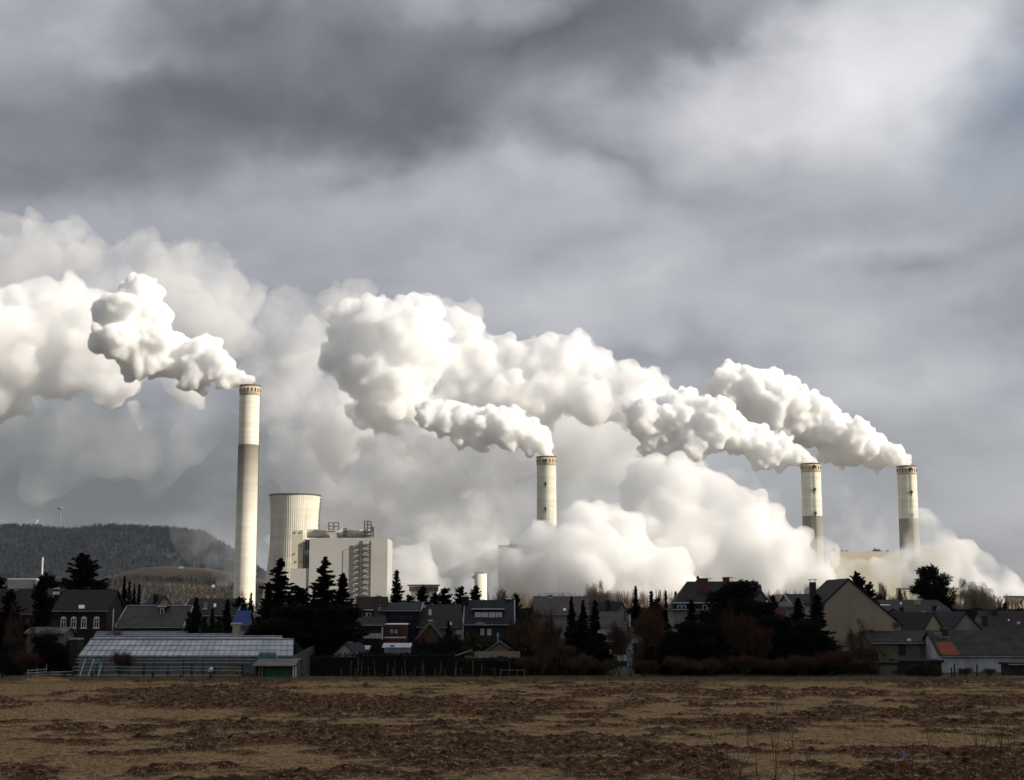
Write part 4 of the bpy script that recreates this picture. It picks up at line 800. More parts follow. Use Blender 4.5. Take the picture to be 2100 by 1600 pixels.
h['t'].rotation_euler = (0, 0, R(30)); stack(h, 1262, 1232, 1238, 6, dark_slate, 3.0)
h = house('dark slate roof strip behind the white walled house', 1224, 1268, 1238, 1260, 262, 9, 'x', plaster_grey, tile_slate); roofwin(h, 1243, 1243, 1248, 1248); stack(h, 1257, 1234, 1239, 6, plaster_grey, 4.5)
h = house('white walled house with purple grey roof right of the dark pointed conifers', 1228, 1285, 1258, 1286, 200, 10, 'x', whitewash, mat('tile_purple', (.085, .072, .078), (.06, .052, .056), 1.4, rows=3))
stack(h, 1281, 1252, 1276, 2, steel_dark, 1.5, lead); stack(h, 1291, 1261, 1268, 3, white, 1.5)
plate(h, 'door_opening', 1252, 1307, 1283, 1344, wood_tan if False else wood_dark, dep=.1)
h = house('low white garden annex below the white walled house', 1240, 1300, 1307, 1311, 186, 6, 'x', whitewash, tile_brown, name='annex', cat='annex', over=.2)
plate(h, 'door_panel', 1253, 1318, 1283, 1343, mat('garage_brown', (.06, .052, .04), (.04, .035, .028), 1)); plate(h, 'window', 1243, 1348, 1247, 1354, glass); plate(h, 'door', 1262, 1356, 1286, 1386, mat('garage_blue', (.03, .045, .055), None, 1))
h = house('small white framed porch behind the orange brown bare tree', 1294, 1320, 1287, 1290, 205, 4, 'x', whitewash, tile_brown, name='porch', cat='porch', over=.1); plate(h, 'window', 1300, 1292, 1306, 1298, glass)

# --- big hipped house
h = house('large dark half hipped house with two white windowed dormers and brick chimneys', 1380, 1562, 1196, 1252, 190, 12, 'x', plaster_grey, tile_brown, hip=.2)
h['t'].rotation_euler = (0, 0, R(-3))
stack(h, 1439, 1188, 1216, 21, brick, 4.0); stack(h, 1486, 1186, 1205, 13, brick, 5.2, brick_dark)
for a, b_, ws in ((1383, 1414, [(1389, 1241, 1407, 1252)]), (1427, 1467, [(1441, 1241, 1459, 1252)])): dormer(h, a, b_, 1237.5, 1254, ws, wall=tile_slate)
aerial(h, 1497, 1182, 6); aerial(h, 1452, 1184, 6, 3); q = stack(h, 1410, 1226, 1232, 2, lead, 2.5, nm='vent_pipe'); stack(h, 1455, 1229, 1235, 2, lead, 2.0, nm='vent_pipe')
for a in (1386, 1395, 1440, 1450): win(h, a, 1278, a + 8, 1297, 'cross')
for a in (1386, 1440): win(h, a, 1304, a + 8, 1320, 'cross')
hM = h
h = house('cream gable end of a house right of the hipped house, behind dark trees', 1524, 1570, 1196, 1225, 196, 12, 'y', plaster, tile_brown, verge=lead)
h = house('small slate roofed house with white verge board left of the great gable house', 1625, 1690, 1221, 1240, 250, 12, 'x', plaster_grey, tile_slate, verge=lead)
h = house('low pinkish roofed house behind the twin conifers', 1600, 1672, 1238, 1246, 225, 10, 'x', plaster_grey, mat('tile_pink', (.15, .095, .085), (.10, .07, .062), 1.2, rows=3))
h = house('tiny dark pointed roof left of the slate roofed house', 1588, 1602, 1236, 1246, 260, 8, 'y', dark_slate, tile_dark, verge=lead)
t = thing('satellite_dish', 'large reddish oval dish standing above the hedge left of the great gable house', 'satellite dish', (X(1600, 205), 205, 0))
q = MB(); zc = Z(1256, 205); q.tube((0, -.1, zc), (0, .12, zc), .80, .74, 24); o = q.build('dish', mat('dish_pink', (.17, .09, .08), (.13, .07, .062), 1), t); MB().tube((0, .2, 0), (0, .2, zc), .06).build('mast', lead, t)

# --- great gable house, turned a little
h = house('great cream gable house with steep dark roof and tall black flue', 1692, 1846, 1189, 1276, 176, 10, 'y', plaster, tile_dark, over=.25, th=.25)
# lopsided gable: lower right eave
t = h['t']
for c_ in list(t.children): bpy.data.objects.remove(c_)
d = 176; x0 = h['x0']; A = lambda px: X(px, d) - x0
pl, pa, pr = (A(1692), Z(1236, d)), (A(1742), Z(1190, d)), (A(1846), Z(1281, d))
MB().prism([(pl[0], 0), (pr[0], 0), pr, pa, pl], 0, 11).build('wall', plaster, t)
sl = (pa[1] - pl[1]) / (pa[0] - pl[0]); sr = (pa[1] - pr[1]) / (pr[0] - pa[0])
MB().prism([(pl[0] - .3, pl[1] - sl * .3 + .02), (pa[0], pa[1] + .02), (pr[0] + .3, pr[1] - sr * .3 + .02), (pr[0] + .3, pr[1] - sr * .3 + .24), (pa[0], pa[1] + .24), (pl[0] - .3, pl[1] - sl * .3 + .24)], -.15, 11.2).build('roof', tile_dark, t)
t.rotation_euler = (0, 0, R(1))
q = MB(); q.box(A(1831), A(1846), -.35, -.02, Z(1284, d), Z(1277, d)); q.build('corner_box', brick, t)
q = MB(); q.box(A(1836), A(1846), -.2, 0.4, Z(1296, d), Z(1284.2, d)); q.build('downpipe_box', plaster_grey, t)
t = thing('flue_stack', 'tall black flue with slatted cowl on the roof slope of the great gable house', 'chimney', (X(1668, 182), 182, 0))
q = MB(); q.box(-.36, .36, -.3, .3, 0, Z(1194, 182)); q.build('shaft', steel_dark, t)
q = MB(); z = Z(1194, 182)
for s in (-.3, .3): q.tube((s, 0, z), (s, 0, z + .28), .03, n=4)
q.box(-.48, -.12, -.3, .3, z + .24, z + .34); q.box(.12, .48, -.3, .3, z + .24, z + .34); q.build('cowl', steel, t)

# --- right
h = house('wide low roof with cream chimney in front of the big round pine', 1798, 1944, 1233, 1252, 250, 14, 'x', plaster_grey, tile_mossy)
stack(h, 1882, 1231, 1249, 11, plaster, 3.5, white); roofwin(h, 1804, 1240, 1826, 1241.2); roofwin(h, 1846, 1230 + 6, 1850, 1239)
h = house('dark slate roof with dark chimney and satellite dish below the big round pine', 1852, 1958, 1250, 1264, 232, 10, 'x', plaster_grey, tile_slate)
stack(h, 1917, 1243, 1255, 8, dark_slate, 3); 
t = thing('satellite_dish', 'small grey dish beside the dark chimney below the big round pine', 'satellite dish', (X(1924, 232), 232, 0)); zc = Z(1250, 232)
MB().tube((0, -.1, zc), (.05, .1, zc + .05), .36, .34, 16).build('dish', lead, t); MB().tube((0, .15, 0), (0, .15, zc), .04).build('mast', lead, t)
h = house('long roof strip running down behind the great gable house with white skylight', 1836, 1900, 1262, 1285, 222, 9, 'x', plaster_grey, tile_slate); roofwin(h, 1850, 1252 + 15, 1856, 1275); stack(h, 1894, 1253, 1262, 5, white, 4.4); stack(h, 1849, 1246, 1264, 6, dark_slate, 4)
h = house('black roofed house with narrow cream gable edge left of the grey gable', 1886, 1940, 1259, 1300, 196, 10, 'y', plaster, tile_dark); h['t'].rotation_euler = (0, 0, R(16))
h = house('house with broad grey plaster gable and slate ribbed roof behind the white farm shed', 1942, 2018, 1258, 1300, 196, 11, 'y', plaster_grey, tile_slate, over=.2); h['t'].rotation_euler = (0, 0, R(6))
h = house('dark brown roof with two black chimneys at the right edge', 2030, 2150, 1256, 1298, 215, 11, 'x', plaster_grey, tile_brown, verge=None)
stack(h, 2038, 1250, 1268, 9, steel_dark, 4.5, None, True, bm=lead); roofwin(h, 2084, 1275, 2091, 1281, glass); roofwin(h, 2066, 1270, 2069, 1273); aerial(h, 2066, 1246)
h = house('small dark roof with black chimney left of the right edge roof', 2000, 2034, 1278, 1296, 206, 8, 'x', plaster_grey, tile_brown); stack(h, 2018, 1263, 1280, 9, steel_dark, 2)
h = house('far low roof at the right edge under the cooling towers', 2050, 2140, 1258, 1263, 280, 10, 'x', plaster_grey, tile_mossy)
T = h = house('long low olive plaster building with grey corrugated roof and one dark window', 1783, 1925, 1298, 1321, 172, 7, 'x', plaster_olive, tile_mossy, name='outbuilding', cat='outbuilding')
win(h, 1842, 1323, 1857, 1343, 'cross', fm=wood_dark); roofwin(h, 1858, 1310, 1866, 1319, lead); plate(h, 'plaster_patch', 1886, 1324, 1913, 1356, mat('plaster_brown', (.16, .125, .08), (.12, .09, .06), 1)); plate(h, 'window', 1818, 1357, 1832, 1361, steel_dark)
stack(h, 1786, 1293, 1300, 5, brick_dark, 3.2); q = MB(); q.tube((X(1866, 171.8) - h['x0'], -.12, Z(1357, 172)), (X(1866, 171.8) - h['x0'], -.12, Z(1322, 172)), .08); q.build('downpipe', plaster_grey, h['t'])
h = house('gable roofed lean-to tucked behind the olive outbuilding', 1768, 1790, 1305, 1318, 176, 6, 'y', plaster_grey, tile_mossy, name='lean_to', cat='shed')
U = h = house('white farm shed with long tiled roof and a patch of orange tiles', 1925, 2160, 1297, 1348, 166, 9, 'x', whitewash, tile_mossy, name='farm_shed', cat='shed')
# patch of newer orange tiles lying in the roof
s = h['slope']; def_y = lambda py: max(-.33, (Z(py, h['d'] + 2) - .26 - h['ze']) / s)
q = MB(); xa, xb = X(1926, 166) - h['x0'], X(1961, 166) - h['x0']; xb2 = X(1964, 166) - h['x0']; ya, yb = -.34, 2.25
f_ = lambda y: h['ze'] + s * y + .26; q.add([(xa, ya, f_(ya)), (xb2, ya, f_(ya)), (xb, yb, f_(yb)), (xa, yb, f_(yb)), (xa, ya, f_(ya) - .015), (xb2, ya, f_(ya) - .015), (xb, yb, f_(yb) - .015), (xa, yb, f_(yb) - .015)], [(0, 1, 2, 3), (7, 6, 5, 4), (0, 4, 5, 1), (1, 5, 6, 2), (2, 6, 7, 3), (3, 7, 4, 0)])
q.build('tile_patch', tile_orange, h['t'])
stack(h, 1934, 1290, 1308, 13, steel_dark, 3.6, None, True, bm=lead)
for a in (1917.5, 1925): 
    t = thing('satellite_dish', 'small pale dish at the roof joint, %s of two beside the black chimney' % ('left' if a < 1920 else 'right'), 'satellite dish', (X(a, 168.5), 168.5, 0)); zc = Z(1302, 168.5)
    MB().tube((0, -.1, zc), (.06, .1, zc + .05), .26, .24, 14).build('dish', lead, t); MB().tube((0, .15, 3), (0, .15, zc), .04).build('mast', lead, t)
h = house('low dark garden hut in front of the white farm shed at the right edge', 2066, 2140, 1362, 1365, 158, 3, 'x', wood_dark, tile_dark, name='garden_hut', cat='shed', over=.2)
h = house('flat dark carport beside the olive outbuilding', 1800, 1835, 1361, 1363, 160, 3, 'x', wood_grey, tile_dark, name='carport', cat='shed', over=.2, gutter=False)
h = house('long flat dark roof over the hedge before the olive outbuilding', 1838, 1926, 1356, 1359, 166, 3, 'x', wood_dark, tile_slate, name='carport', cat='shed', over=.2, gutter=False)

# --- gardens in front of the middle houses
h = house('small light grey gabled garden shed with dark verge near the big spruces', 683, 733, 1322, 1344, 168, 5, 'y', mat('render_light', (.46, .44, .40), None, 1), tile_slate, name='garden_shed', cat='shed', over=.2, th=.14)
h['t'].rotation_euler = (0, 0, R(-14)); stack(h, 711, 1318, 1322, 6, lead, 1.6)
def glasshouse(label, px0, px1, pyr, pye, d, D):
    h = house(label, px0, px1, pyr, pye, d, D, 'x', mat('poly_wall', (.26, .28, .29), (.18, .2, .2), 1), mat('poly_roof', (.62, .65, .68), (.42, .44, .46), .8, rows=6, rowdir='x', rowc=(.3, .3, .3)), name='small_greenhouse', cat='greenhouse', over=.08, th=.05, gutter=False); return h
glasshouse('small white roofed greenhouse left of two, just right of the grey gabled shed', 727, 754, 1325, 1333, 172, 3)
h = glasshouse('small white roofed greenhouse behind the hedge below the brick extension', 789, 839, 1320, 1329, 172, 4); roofwin(h, 801, 1324, 810, 1326, glass)
h = house('tan garden hut with green roof below the blind window house', 1003, 1046, 1318, 1333, 172, 5, 'y', wood_tan, mat('roof_green', (.06, .10, .08), None, 1), name='garden_hut', cat='shed', over=.9, th=.12)
h = house('low long brown roofed pergola in front of the tan garden hut', 978, 1062, 1338, 1350, 162, 3, 'x', wood_dark, mat('felt_brown', (.10, .075, .055), (.07, .055, .04), 1), name='pergola', cat='pergola', over=.3, th=.1)
plate(h, 'lattice_panel', 952, 1345, 979, 1355, wood_tan, y=-.6)
t = thing('canopy_roof', 'slanted grey board roof leaning left of the pergola', 'shelter', (X(945, 163), 163, 0)); q = MB(); z0, z1 = Z(1349, 163), Z(1335, 163)
q.prism([(X(926, 163) - X(945, 163), z0), (X(968, 163) - X(945, 163), z1), (X(968, 163) - X(945, 163), z1 + .12), (X(926, 163) - X(945, 163), z0 + .12)], -1.5, 1.5); q.build('roof', wood_grey, t)
for s in (-.9, 1.0): q = MB(); 
for s in (-.9, 1.05):
    for y_ in (-1.3, 1.3): MB().tube((s, y_, 0), (s, y_, z0 + .4), .05).build('post', wood_dark, t)
t = thing('bird_table', 'roofed wooden feeding table beside the tan garden hut', 'bird table', (X(977, 170), 170, 0))
q = MB(); z = Z(1322, 170); q.prism([(-.75, z - .45), (0, z), (.75, z - .45), (.75, z - .37), (0, z + .09), (-.75, z - .37)], -.5, .5); q.build('roof', wood_dark, t)
MB().tube((0, 0, 0), (0, 0, z - .9), .07).build('post', wood_tan, t); MB().box(-.55, .55, -.4, .4, z - 1.0, z - .92).build('tray', wood_tan, t)
for s in (-.45, .45): MB().tube((s, 0, z - .93), (s, 0, z - .3), .035).build('strut', wood_tan, t)
t = thing('parasol', 'closed light blue garden parasol in front of the blind window house', 'parasol', (X(1021, 190), 190, 0))
MB().tube((0, 0, 0), (0, 0, Z(1297, 190)), .04).build('pole', white, t); MB().tube((0, 0, Z(1311, 190)), (0, 0, Z(1305, 190)), .10, .22, 10).tube((0, 0, Z(1305, 190)), (0, 0, Z(1298, 190)), .22, .04, 10).build('canopy', mat('parasol_blue', (.16, .30, .42), None, 2), t)
t = thing('motorcycle', 'small dark scooter with a white shield parked by the blind window house door', 'scooter', (X(993, 192), 192, 0))
q = MB(); q.tube((-.5, -.06, .28), (-.5, .06, .28), .28, n=14); q.build('wheel', steel_dark, t); q = MB(); q.tube((.6, -.06, .28), (.6, .06, .28), .28, n=14); q.build('wheel', steel_dark, t)
MB().prism([(-.6, .35), (.1, .3), (.15, .7), (-.75, .85)], -.16, .16).build('body', steel_dark, t); MB().prism([(.2, .3), (.6, .5), (.45, 1.15), (.3, 1.15)], -.2, .2).build('shield', white, t); MB().box(-.65, 0, -.14, .14, .87, .95).build('saddle', steel_dark, t)

# ------------------------------------------------------------------ the big greenhouse (four spans)
gl_roof = mat('greenhouse_glazing', (.50, .54, .58), (.30, .33, .36), .45, (1, 1, 2.5), rough=.35, detail=7)
gl_wall = mat('greenhouse_side', (.16, .19, .19), (.09, .11, .11), .6, rough=.3, detail=6)
t = thing('greenhouse', 'long glazed greenhouse of several spans behind the paddock rails', 'greenhouse', (X(385, 156), 156, 0)); x0 = X(385, 156)
spans = [(165, 603, 1312, 1345, 156), (176, 579, 1306, 1312, 164.5), (178, 562, 1301.5, 1306, 173), (180, 545, 1297, 1301, 181.5)]
eav = Z(1345, 156)
for i, (a, b_, pr_, pe, dd) in enumerate(spans):
    xa, xb = X(a, dd) - x0, X(b_, dd) - x0; y0 = dd - 156; zr = Z(pr_, dd + 4.0); xb -= 0.0; rt = zr - eav
    q = MB(); q.add([(xa, y0, eav), (xb, y0, eav), (xb - .6, y0 + 4.2, zr), (xa, y0 + 4.2, zr), (xb, y0 + 8.4, eav), (xa, y0 + 8.4, eav)], [(0, 1, 2, 3), (3, 2, 4, 5)]); q.build('roof_glazing', gl_roof, t)
    q = MB(); n = 34
    for k in range(n + 1):
        x = xa + (xb - xa) * k / n; x2 = xa + (xb - .6 - xa) * k / n; q.tube((x, y0 - .02, eav + .03), (x2, y0 + 4.2, zr + .03), .026, n=4); q.tube((x2, y0 + 4.2, zr + .03), (x, y0 + 8.4, eav + .03), .03, n=4)
    for f in (.33, .62): q.tube((xa, y0 + 4.2 * f, eav + rt * f + .03), (xb - .6 * f, y0 + 4.2 * f, eav + rt * f + .03), .025, n=4)
    q.build('glazing_bars', steel, t)
    MB().tube((xa, y0 + 4.2, zr + .06), (xb - .6, y0 + 4.2, zr + .06), .10, n=5).build('ridge_beam', lead, t)
    MB().box(xa, xb, y0 - .10, y0 - .01, eav - .14, eav + .04).build('gutter', lead, t)
    if i == 0: q = MB(); q.box(xa, xa + (xb - xa) * .985, y0 + 2.4, y0 + 3.6, eav + rt * .75, eav + rt * .75 + .1); 
xa, xb = X(166, 156) - x0, X(602, 156) - x0
MB().box(xa, xb, .05, .15, .35, eav - .15).build('side_glazing', gl_wall, t); MB().box(xa, xb, 0, .2, 0, .35).build('plinth', plaster_grey, t)
for s, nm in ((xa - .02, 'end_wall'), (xb + .0, 'end_wall')):
    MB().prism([(0.2, 0), (33, 0), (33, eav), (29.4, eav + 1.2), (0.2, eav)], s - .03, s + .03, 'x').build(nm, gl_wall, t)
q = MB()
for k in range(35): x = xa + (xb - xa) * k / 34; q.box(x - .03, x + .03, -.03, .04, .35, eav - .15)
q.box(xa, xb, -.02, .03, 1.25, 1.31); q.build('side_bars', steel, t)
for a in (168, 185, 205): 
    q = MB(); q.tube((X(a, 155) - x0, -.9, 0), (X(a + 8, 155) - x0, -.3, eav - .3), .05); q.build('brace', white, t)
plate(dict(d=156, x0=x0, t=t), 'green_door', 193, 1352, 210, 1386, mat('pale_green', (.12, .28, .22), None, 1), dep=.1, out=.05)
t = thing('water_tank', 'dark slatted box with grey lid at the left end of the long greenhouse', 'tank', (X(160, 160), 160, 0)); q = MB()
MB().box(-.65, .3, -.5, 1.5, 1.1, Z(1312, 160)).build('body', wood_dark, t); MB().box(-.7, .35, -.6, 1.6, Z(1312, 160) + .001, Z(1309, 160)).build('lid', lead, t)
for sx in (-.6, .25): MB().box(sx, sx + .08, -.45, -.37, 0, 1.1).build('leg', wood_dark, t)

# corrugated shed, teal cover, heap
h = house('small open shed with grey corrugated roof and green doors at the field edge', 527, 606, 1352, 1367, 149.5, 3.6, 'x', wood_dark, corrug, name='field_shed', cat='shed', over=.7, th=.07, ridge_at=.96, gutter=False)
for a, b_ in ((543, 568), (569, 598)): plate(h, 'door', a, 1371, b_, 1390, green_paint)
for a in (531, 537, 601, 606): plate(h, 'post', a, 1367, a + 2.4, 1391, wood_grey if a < 600 else white, y=-.35, dep=.12)
for a, hh in ((612, 1352), (609, 1356), (615, 1362)): plate(h, 'side_plank', a, hh, a + 2.5, 1388, wood_grey, dep=.08)
t = thing('covered_stack', 'teal tarpaulin thrown over a stack beside the greenhouse', 'covered stack', (X(551, 153.5), 153.5, 0))
g_ = gridmesh('tarpaulin', np.linspace(-1.35, 1.35, 24), np.linspace(-.8, .8, 14), lambda x, y: Z(1340, 153) * np.clip(1.06 - (np.abs(x) / 1.42) ** 5 - (np.abs(y) / .86) ** 6, 0.15, 1) + .1 * (fbm(x * 3, y * 3, 3, 1) - .5), teal); g_.parent = t
MB().box(-1.1, 1.1, -.6, .6, 0, 2.0).build('pallet_load', wood_dark, t); MB().box(-.9, .9, -.3, .3, Z(1340, 153) + .02, Z(1338.4, 153)).build('board', wood_tan, t)
def mound_obj(name, label, cat, px, d, w_, dep, h_, m, group=None, sd_=0):
    t = thing(name, label, cat, (X(px, d), d, 0), group=group); ph = sd_ * 3.7
    g = gridmesh('heap', np.linspace(-1, 1, 34), np.linspace(-1, 1, 22), lambda x, y: np.clip(1 - x * x - y * y, 0, 1) ** .7 * (.75 + .9 * (fbm(x * 3 + ph, y * 3 + ph, 4, 1) - .35)) - .04, m); g.scale = (w_, dep, h_); g.parent = t; 
    return t, g
t, g = mound_obj('soil_heap', 'brown heap of soil and roots behind the paddock rails', 'soil heap', 487, 152.8, 2.5, 1.2, 1.15, soil_heap, sd_=1)
for px, d, w_, h_, lb in ((98, 143, 2.9, .62, 'largest straw heap at the field edge on the far left'), (150, 140, 2.2, .30, 'flat straw heap just right of the largest one'), (58, 139, 2.2, .22, 'low straw heap left of the largest one'), (205, 141, 2.6, .24, 'thin spread straw heap, rightmost at the far left field edge')):
    t, g = mound_obj('straw_heap', lb, 'straw heap', px, d, w_, 1.1, h_, straw_m, 'straw heaps at the field edge', sd_=px * .1); g.name = 'straw'
    sx = rng.normal(0, w_ * .45, 900); sy = rng.normal(0, .45, 900); sz = h_ * np.clip(1 - (sx / w_) ** 2 - (sy / 1.1) ** 2, 0, 1) ** .7 * .95
    a = rng.uniform(0, 6.28, 900); V = np.stack([np.stack([sx, sy, sz], -1), np.stack([sx + .02, sy, sz + .04], -1), np.stack([sx + .22 * np.cos(a), sy + .22 * np.sin(a), sz + rng.uniform(-.02, .14, 900)], -1)], 1).reshape(-1, 3)
    npmesh('loose_straw', V, np.arange(2700).reshape(-1, 3), straw_l, t)
t, g = mound_obj('grassy_mound', 'low tan grassy mound at the right end of the far field edge', 'mound', 2075, 150, 3.6, 1.5, .42, grass_m, sd_=4)
t, g = mound_obj('soil_clod', 'dark clod heap with roots near the lower right of the field', 'soil heap', 1795, 66, .95, .5, .42, fm, sd_=5)
t, g = mound_obj('soil_clod', 'dark low clod ridge at the back right of the field', 'soil heap', 1782, 122, 1.6, .8, .5, fm, sd_=6)

# ------------------------------------------------------------------ fences
def fence(label, pts, hts, m, pr, rails, rm, name='paddock_fence', wob=0., rr=.035, group=None):
    x0 = X(pts[0][0], pts[0][1]); d0 = pts[0][1]; t = thing(name, label, 'fence', (x0, d0, 0), group=group)
    tops = []
    for i, (px, d) in enumerate(pts):
        x, y = X(px, d) - x0, d - d0; hh = hts[i % len(hts)]; a = wob * math.sin(i * 2.3)
        MB().tube((x, y, 0), (x + a * hh, y, hh), pr, pr * .85, 6).build('post', m, t); tops.append((x, y, hh, a))
    for f in rails:
        for i in range(len(tops) - 1):
            p, q_ = tops[i], tops[i + 1]; MB().tube((p[0] + p[3] * f, p[1] - pr, f), (q_[0] + q_[3] * f, q_[1] - pr, f + .03 * math.sin(i * 1.9)), rr, n=4).build('rail', rm, t)
    return t
rail_white = mat('pale_rail', (.50, .52, .54), (.36, .38, .39), 2, rough=.4)
steel_rail = mat('galvanised_rail', (.30, .33, .34), (.20, .22, .23), 2, rough=.4)
fence('grey metal rail fence on dark posts in front of the long greenhouse', [(155, 150.2), (203, 150), (250, 150.2), (299, 150), (349, 150.1), (397, 150), (443, 150.2), (500, 150)], (1.45, 1.5, 1.42, 1.55), wood_dark, .15, (.45, .95, 1.28), rail_white, rr=.045)
fence('second longer rail line behind the first, close to the greenhouse wall', [(160, 153), (215, 153), (268, 153), (320, 153), (380, 153), (420, 153), (474, 153), (528, 153)], (2.1, 2.0, 2.15), wood_dark, .08, (1.62, 1.95), rail_white, rr=.045)
fence('low grey rail fence on the left below the four window house', [(108, 150), (137, 150.2), (155, 150)], (.9, 1.1, 1.4), wood_dark, .09, (.5, .78), rail_white, rr=.045)
fence('short sloping ramp rails at the far left', [(63, 148.6), (82, 149.6), (101, 151.4)], (1.0, 1.25, 1.5), steel_rail, .05, (.45, .72, .98), rail_white, rr=.045)
fence('row of short dark tree stump posts along the left field edge', [(12, 147.6), (68, 148), (138, 147.6), (195, 148), (318, 147.5), (375, 147.7), (436, 147.6), (495, 147.7)], (.75, .5, .65, .72, .8, .6), wood_dark, .14, (), wood_dark, name='post_row')
fence('pale green tubular gate frame right of the rail fence', [(447, 148.6), (470, 148.6), (495, 148.7)], (1.3, 1.3, 1.3), mat('pale_green', (0, 0, 0)), .03, (.08, 1.28), mat('pale_green', (0, 0, 0)), name='gate_frame', rr=.03)
pxs = [702, 720, 733, 742, 757, 772, 794, 808, 812, 824, 834, 852, 865, 872, 892, 905, 915, 933, 947, 971, 986, 1015, 1044, 1060]
fence('wire fence on thin leaning pale poles in front of the long hedge', [(p, 149 + .3 * math.sin(p)) for p in pxs], (1.2, 1.95, 1.1, 1.9, 1.3, 2.0, 1.7, 1.25, 1.85, 1.1, 2.1, 1.2, 2.0, 1.6), mat('pale_stick', (.20, .17, .12), (.12, .10, .07), 2), .035, (.28, .62, 1.12), mat('fence_wire', (.09, .085, .08), None, 2), name='wire_fence', wob=.10, rr=.010)
fence('short row of stout dark posts before the wire fence', [(728, 147.8), (786, 147.9), (844, 147.8), (903, 147.9), (958, 147.8), (1015, 147.8)], (.55, .62, .9, .95, .6, 1.1), wood_dark, .13, (), wood_dark, name='post_row')
fence('sagging pale branch rail between two sticks left of the brown bare trees', [(1027, 149), (1050, 149.1), (1075, 149)], (1.1, .3, 1.0), bark_pale, .04, (.98,), bark_pale, name='branch_rail', rr=.03)
fence('worn fence of brown posts before the white farm shed', [(1946, 153), (1952, 153.2), (1963, 153), (1998, 153.4), (2020, 153), (2050, 153.2)], (1.1, 1.5, .9, 1.4, 1.0, 1.5), wood_dark, .09, (.6,), wood_dark, rr=.03)
t = thing('tarp_heap', 'small white tarpaulin peak behind the rail fence', 'tarpaulin', (X(437, 151.2), 151.2, 0)); MB().add([(-.42, 0, .75), (.42, 0, .75), (.1, .5, .7), (0, .1, 1.3), (-.25, -.1, 1.0), (.28, -.1, 1.0)], [(0, 1, 5), (0, 5, 4), (4, 5, 3), (1, 2, 5), (5, 2, 3), (2, 0, 4), (2, 4, 3)]).build('sheet', white, t); MB().tube((0, .1, 0), (0, .1, 1.1), .05).build('stake', wood_dark, t)
for px, py, c_, lb in ((392, 1405, (.03, .06, .30), 'scrap of blue plastic lying at the far left field'), (1848, 1545, (.04, .14, .35), 'scrap of blue plastic lying in the lower right field'), (1270, 1525, (.3, .32, .33), 'grey plastic scrap lying in the lower middle field')):
    d = H * F / (py - 1250); q = MB(); q.add([(-.12, 0, .06), (.14, -.03, .04), (.2, .12, .12), (-.05, .16, .14), (0, .05, .26), (0, .05, .02)], [(0, 1, 4), (1, 2, 4), (2, 3, 4), (3, 0, 4), (1, 0, 5), (2, 1, 5), (3, 2, 5), (0, 3, 5)])
    o = q.build('plastic_scrap', mat('plastic_%d' % px, c_, None, 3, rough=.4), None); o.location = (X(px, d, py), d, float(field_z(np.array([X(px, d, py)]), np.array([d]))[0])); tag(o, lb, 'litter')

# ------------------------------------------------------------------ trees
PM_ = {}
def tris(V): return np.asarray(V, np.float32).reshape(-1, 3), np.arange(len(V)).reshape(-1, 3)
def rawmesh(name, V, Fc, m):
    o = npmesh(name, V, Fc, m); me = o.data; me.name = name; bpy.data.objects.remove(o); return me
def trunkmesh(name, segs, m):
    q = MB()
    for a, b_, r0, r1 in segs: q.tube(a, b_, r0, r1, 6)
    o = q.build(name, m, None, recalc=False); me = o.data; me.name = name; bpy.data.objects.remove(o); return me
def k_spruce(seed, m, h=10., r=2.4, whorls=38, nb=8, shape=.85, low=.03, droop=.35, dens=1., up=.25, irr=.25):
    g = np.random.default_rng(seed); T = []
    for w_ in range(whorls):
        t = low + (1 - low) * (w_ / whorls) ** .95; z = h * t; base = r * (1 - t) ** shape * g.uniform(1 - irr, 1 + irr * .6) + .12
        for b_ in range(nb):
            a = g.uniform(0, 6.283); Lb = base * g.uniform(.42, 1.3); ca, sa = math.cos(a), math.sin(a); n = max(3, int(Lb / .22 * dens)); z = h * (t + g.uniform(-.5, .5) * 3.2 / whorls)
            for k in range(n):
                s = (k + g.random()) / n; x = Lb * s; zz = z - droop * Lb * s + up * Lb * s * s * 1.3
                for sgn in (-1, 1):
                    l = (.20 + .34 * Lb * (1 - s) * .6) * g.uniform(.6, 1.2); ang = a + sgn * g.uniform(.5, 1.1)
                    p = np.array([x * ca, x * sa, zz]); tip = p + np.array([math.cos(ang) * l, math.sin(ang) * l, -l * g.uniform(.0, .5)]); wv_ = .10 + .06 * g.random()
                    T += [p + [0, 0, wv_], p - [ca * .15, sa * .15, wv_], tip]
            T += [[(Lb - .3) * ca, (Lb - .3) * sa, z - droop * Lb + up * Lb * 1.3 + .08], [(Lb - .3) * ca, (Lb - .3) * sa, z - droop * Lb + up * Lb * 1.3 - .14], [(Lb + .15) * ca, (Lb + .15) * sa, z - droop * Lb + up * Lb * 1.3 + .05]]
    T += [[-.06, 0, h * .96], [.06, 0, h * .96], [0, 0, h * 1.02]]
    TT = np.array([q for q in T], float); r = float(np.percentile(np.hypot(TT[:, 0], TT[:, 1]), 95)) * 1.02
    return rawmesh('crown', *tris(T), m), trunkmesh('trunk', [((0, 0, 0), (0, 0, h * .5), .17, .11), ((0, 0, h * .5), (0, 0, h * .97), .11, .03)], bark), h, r
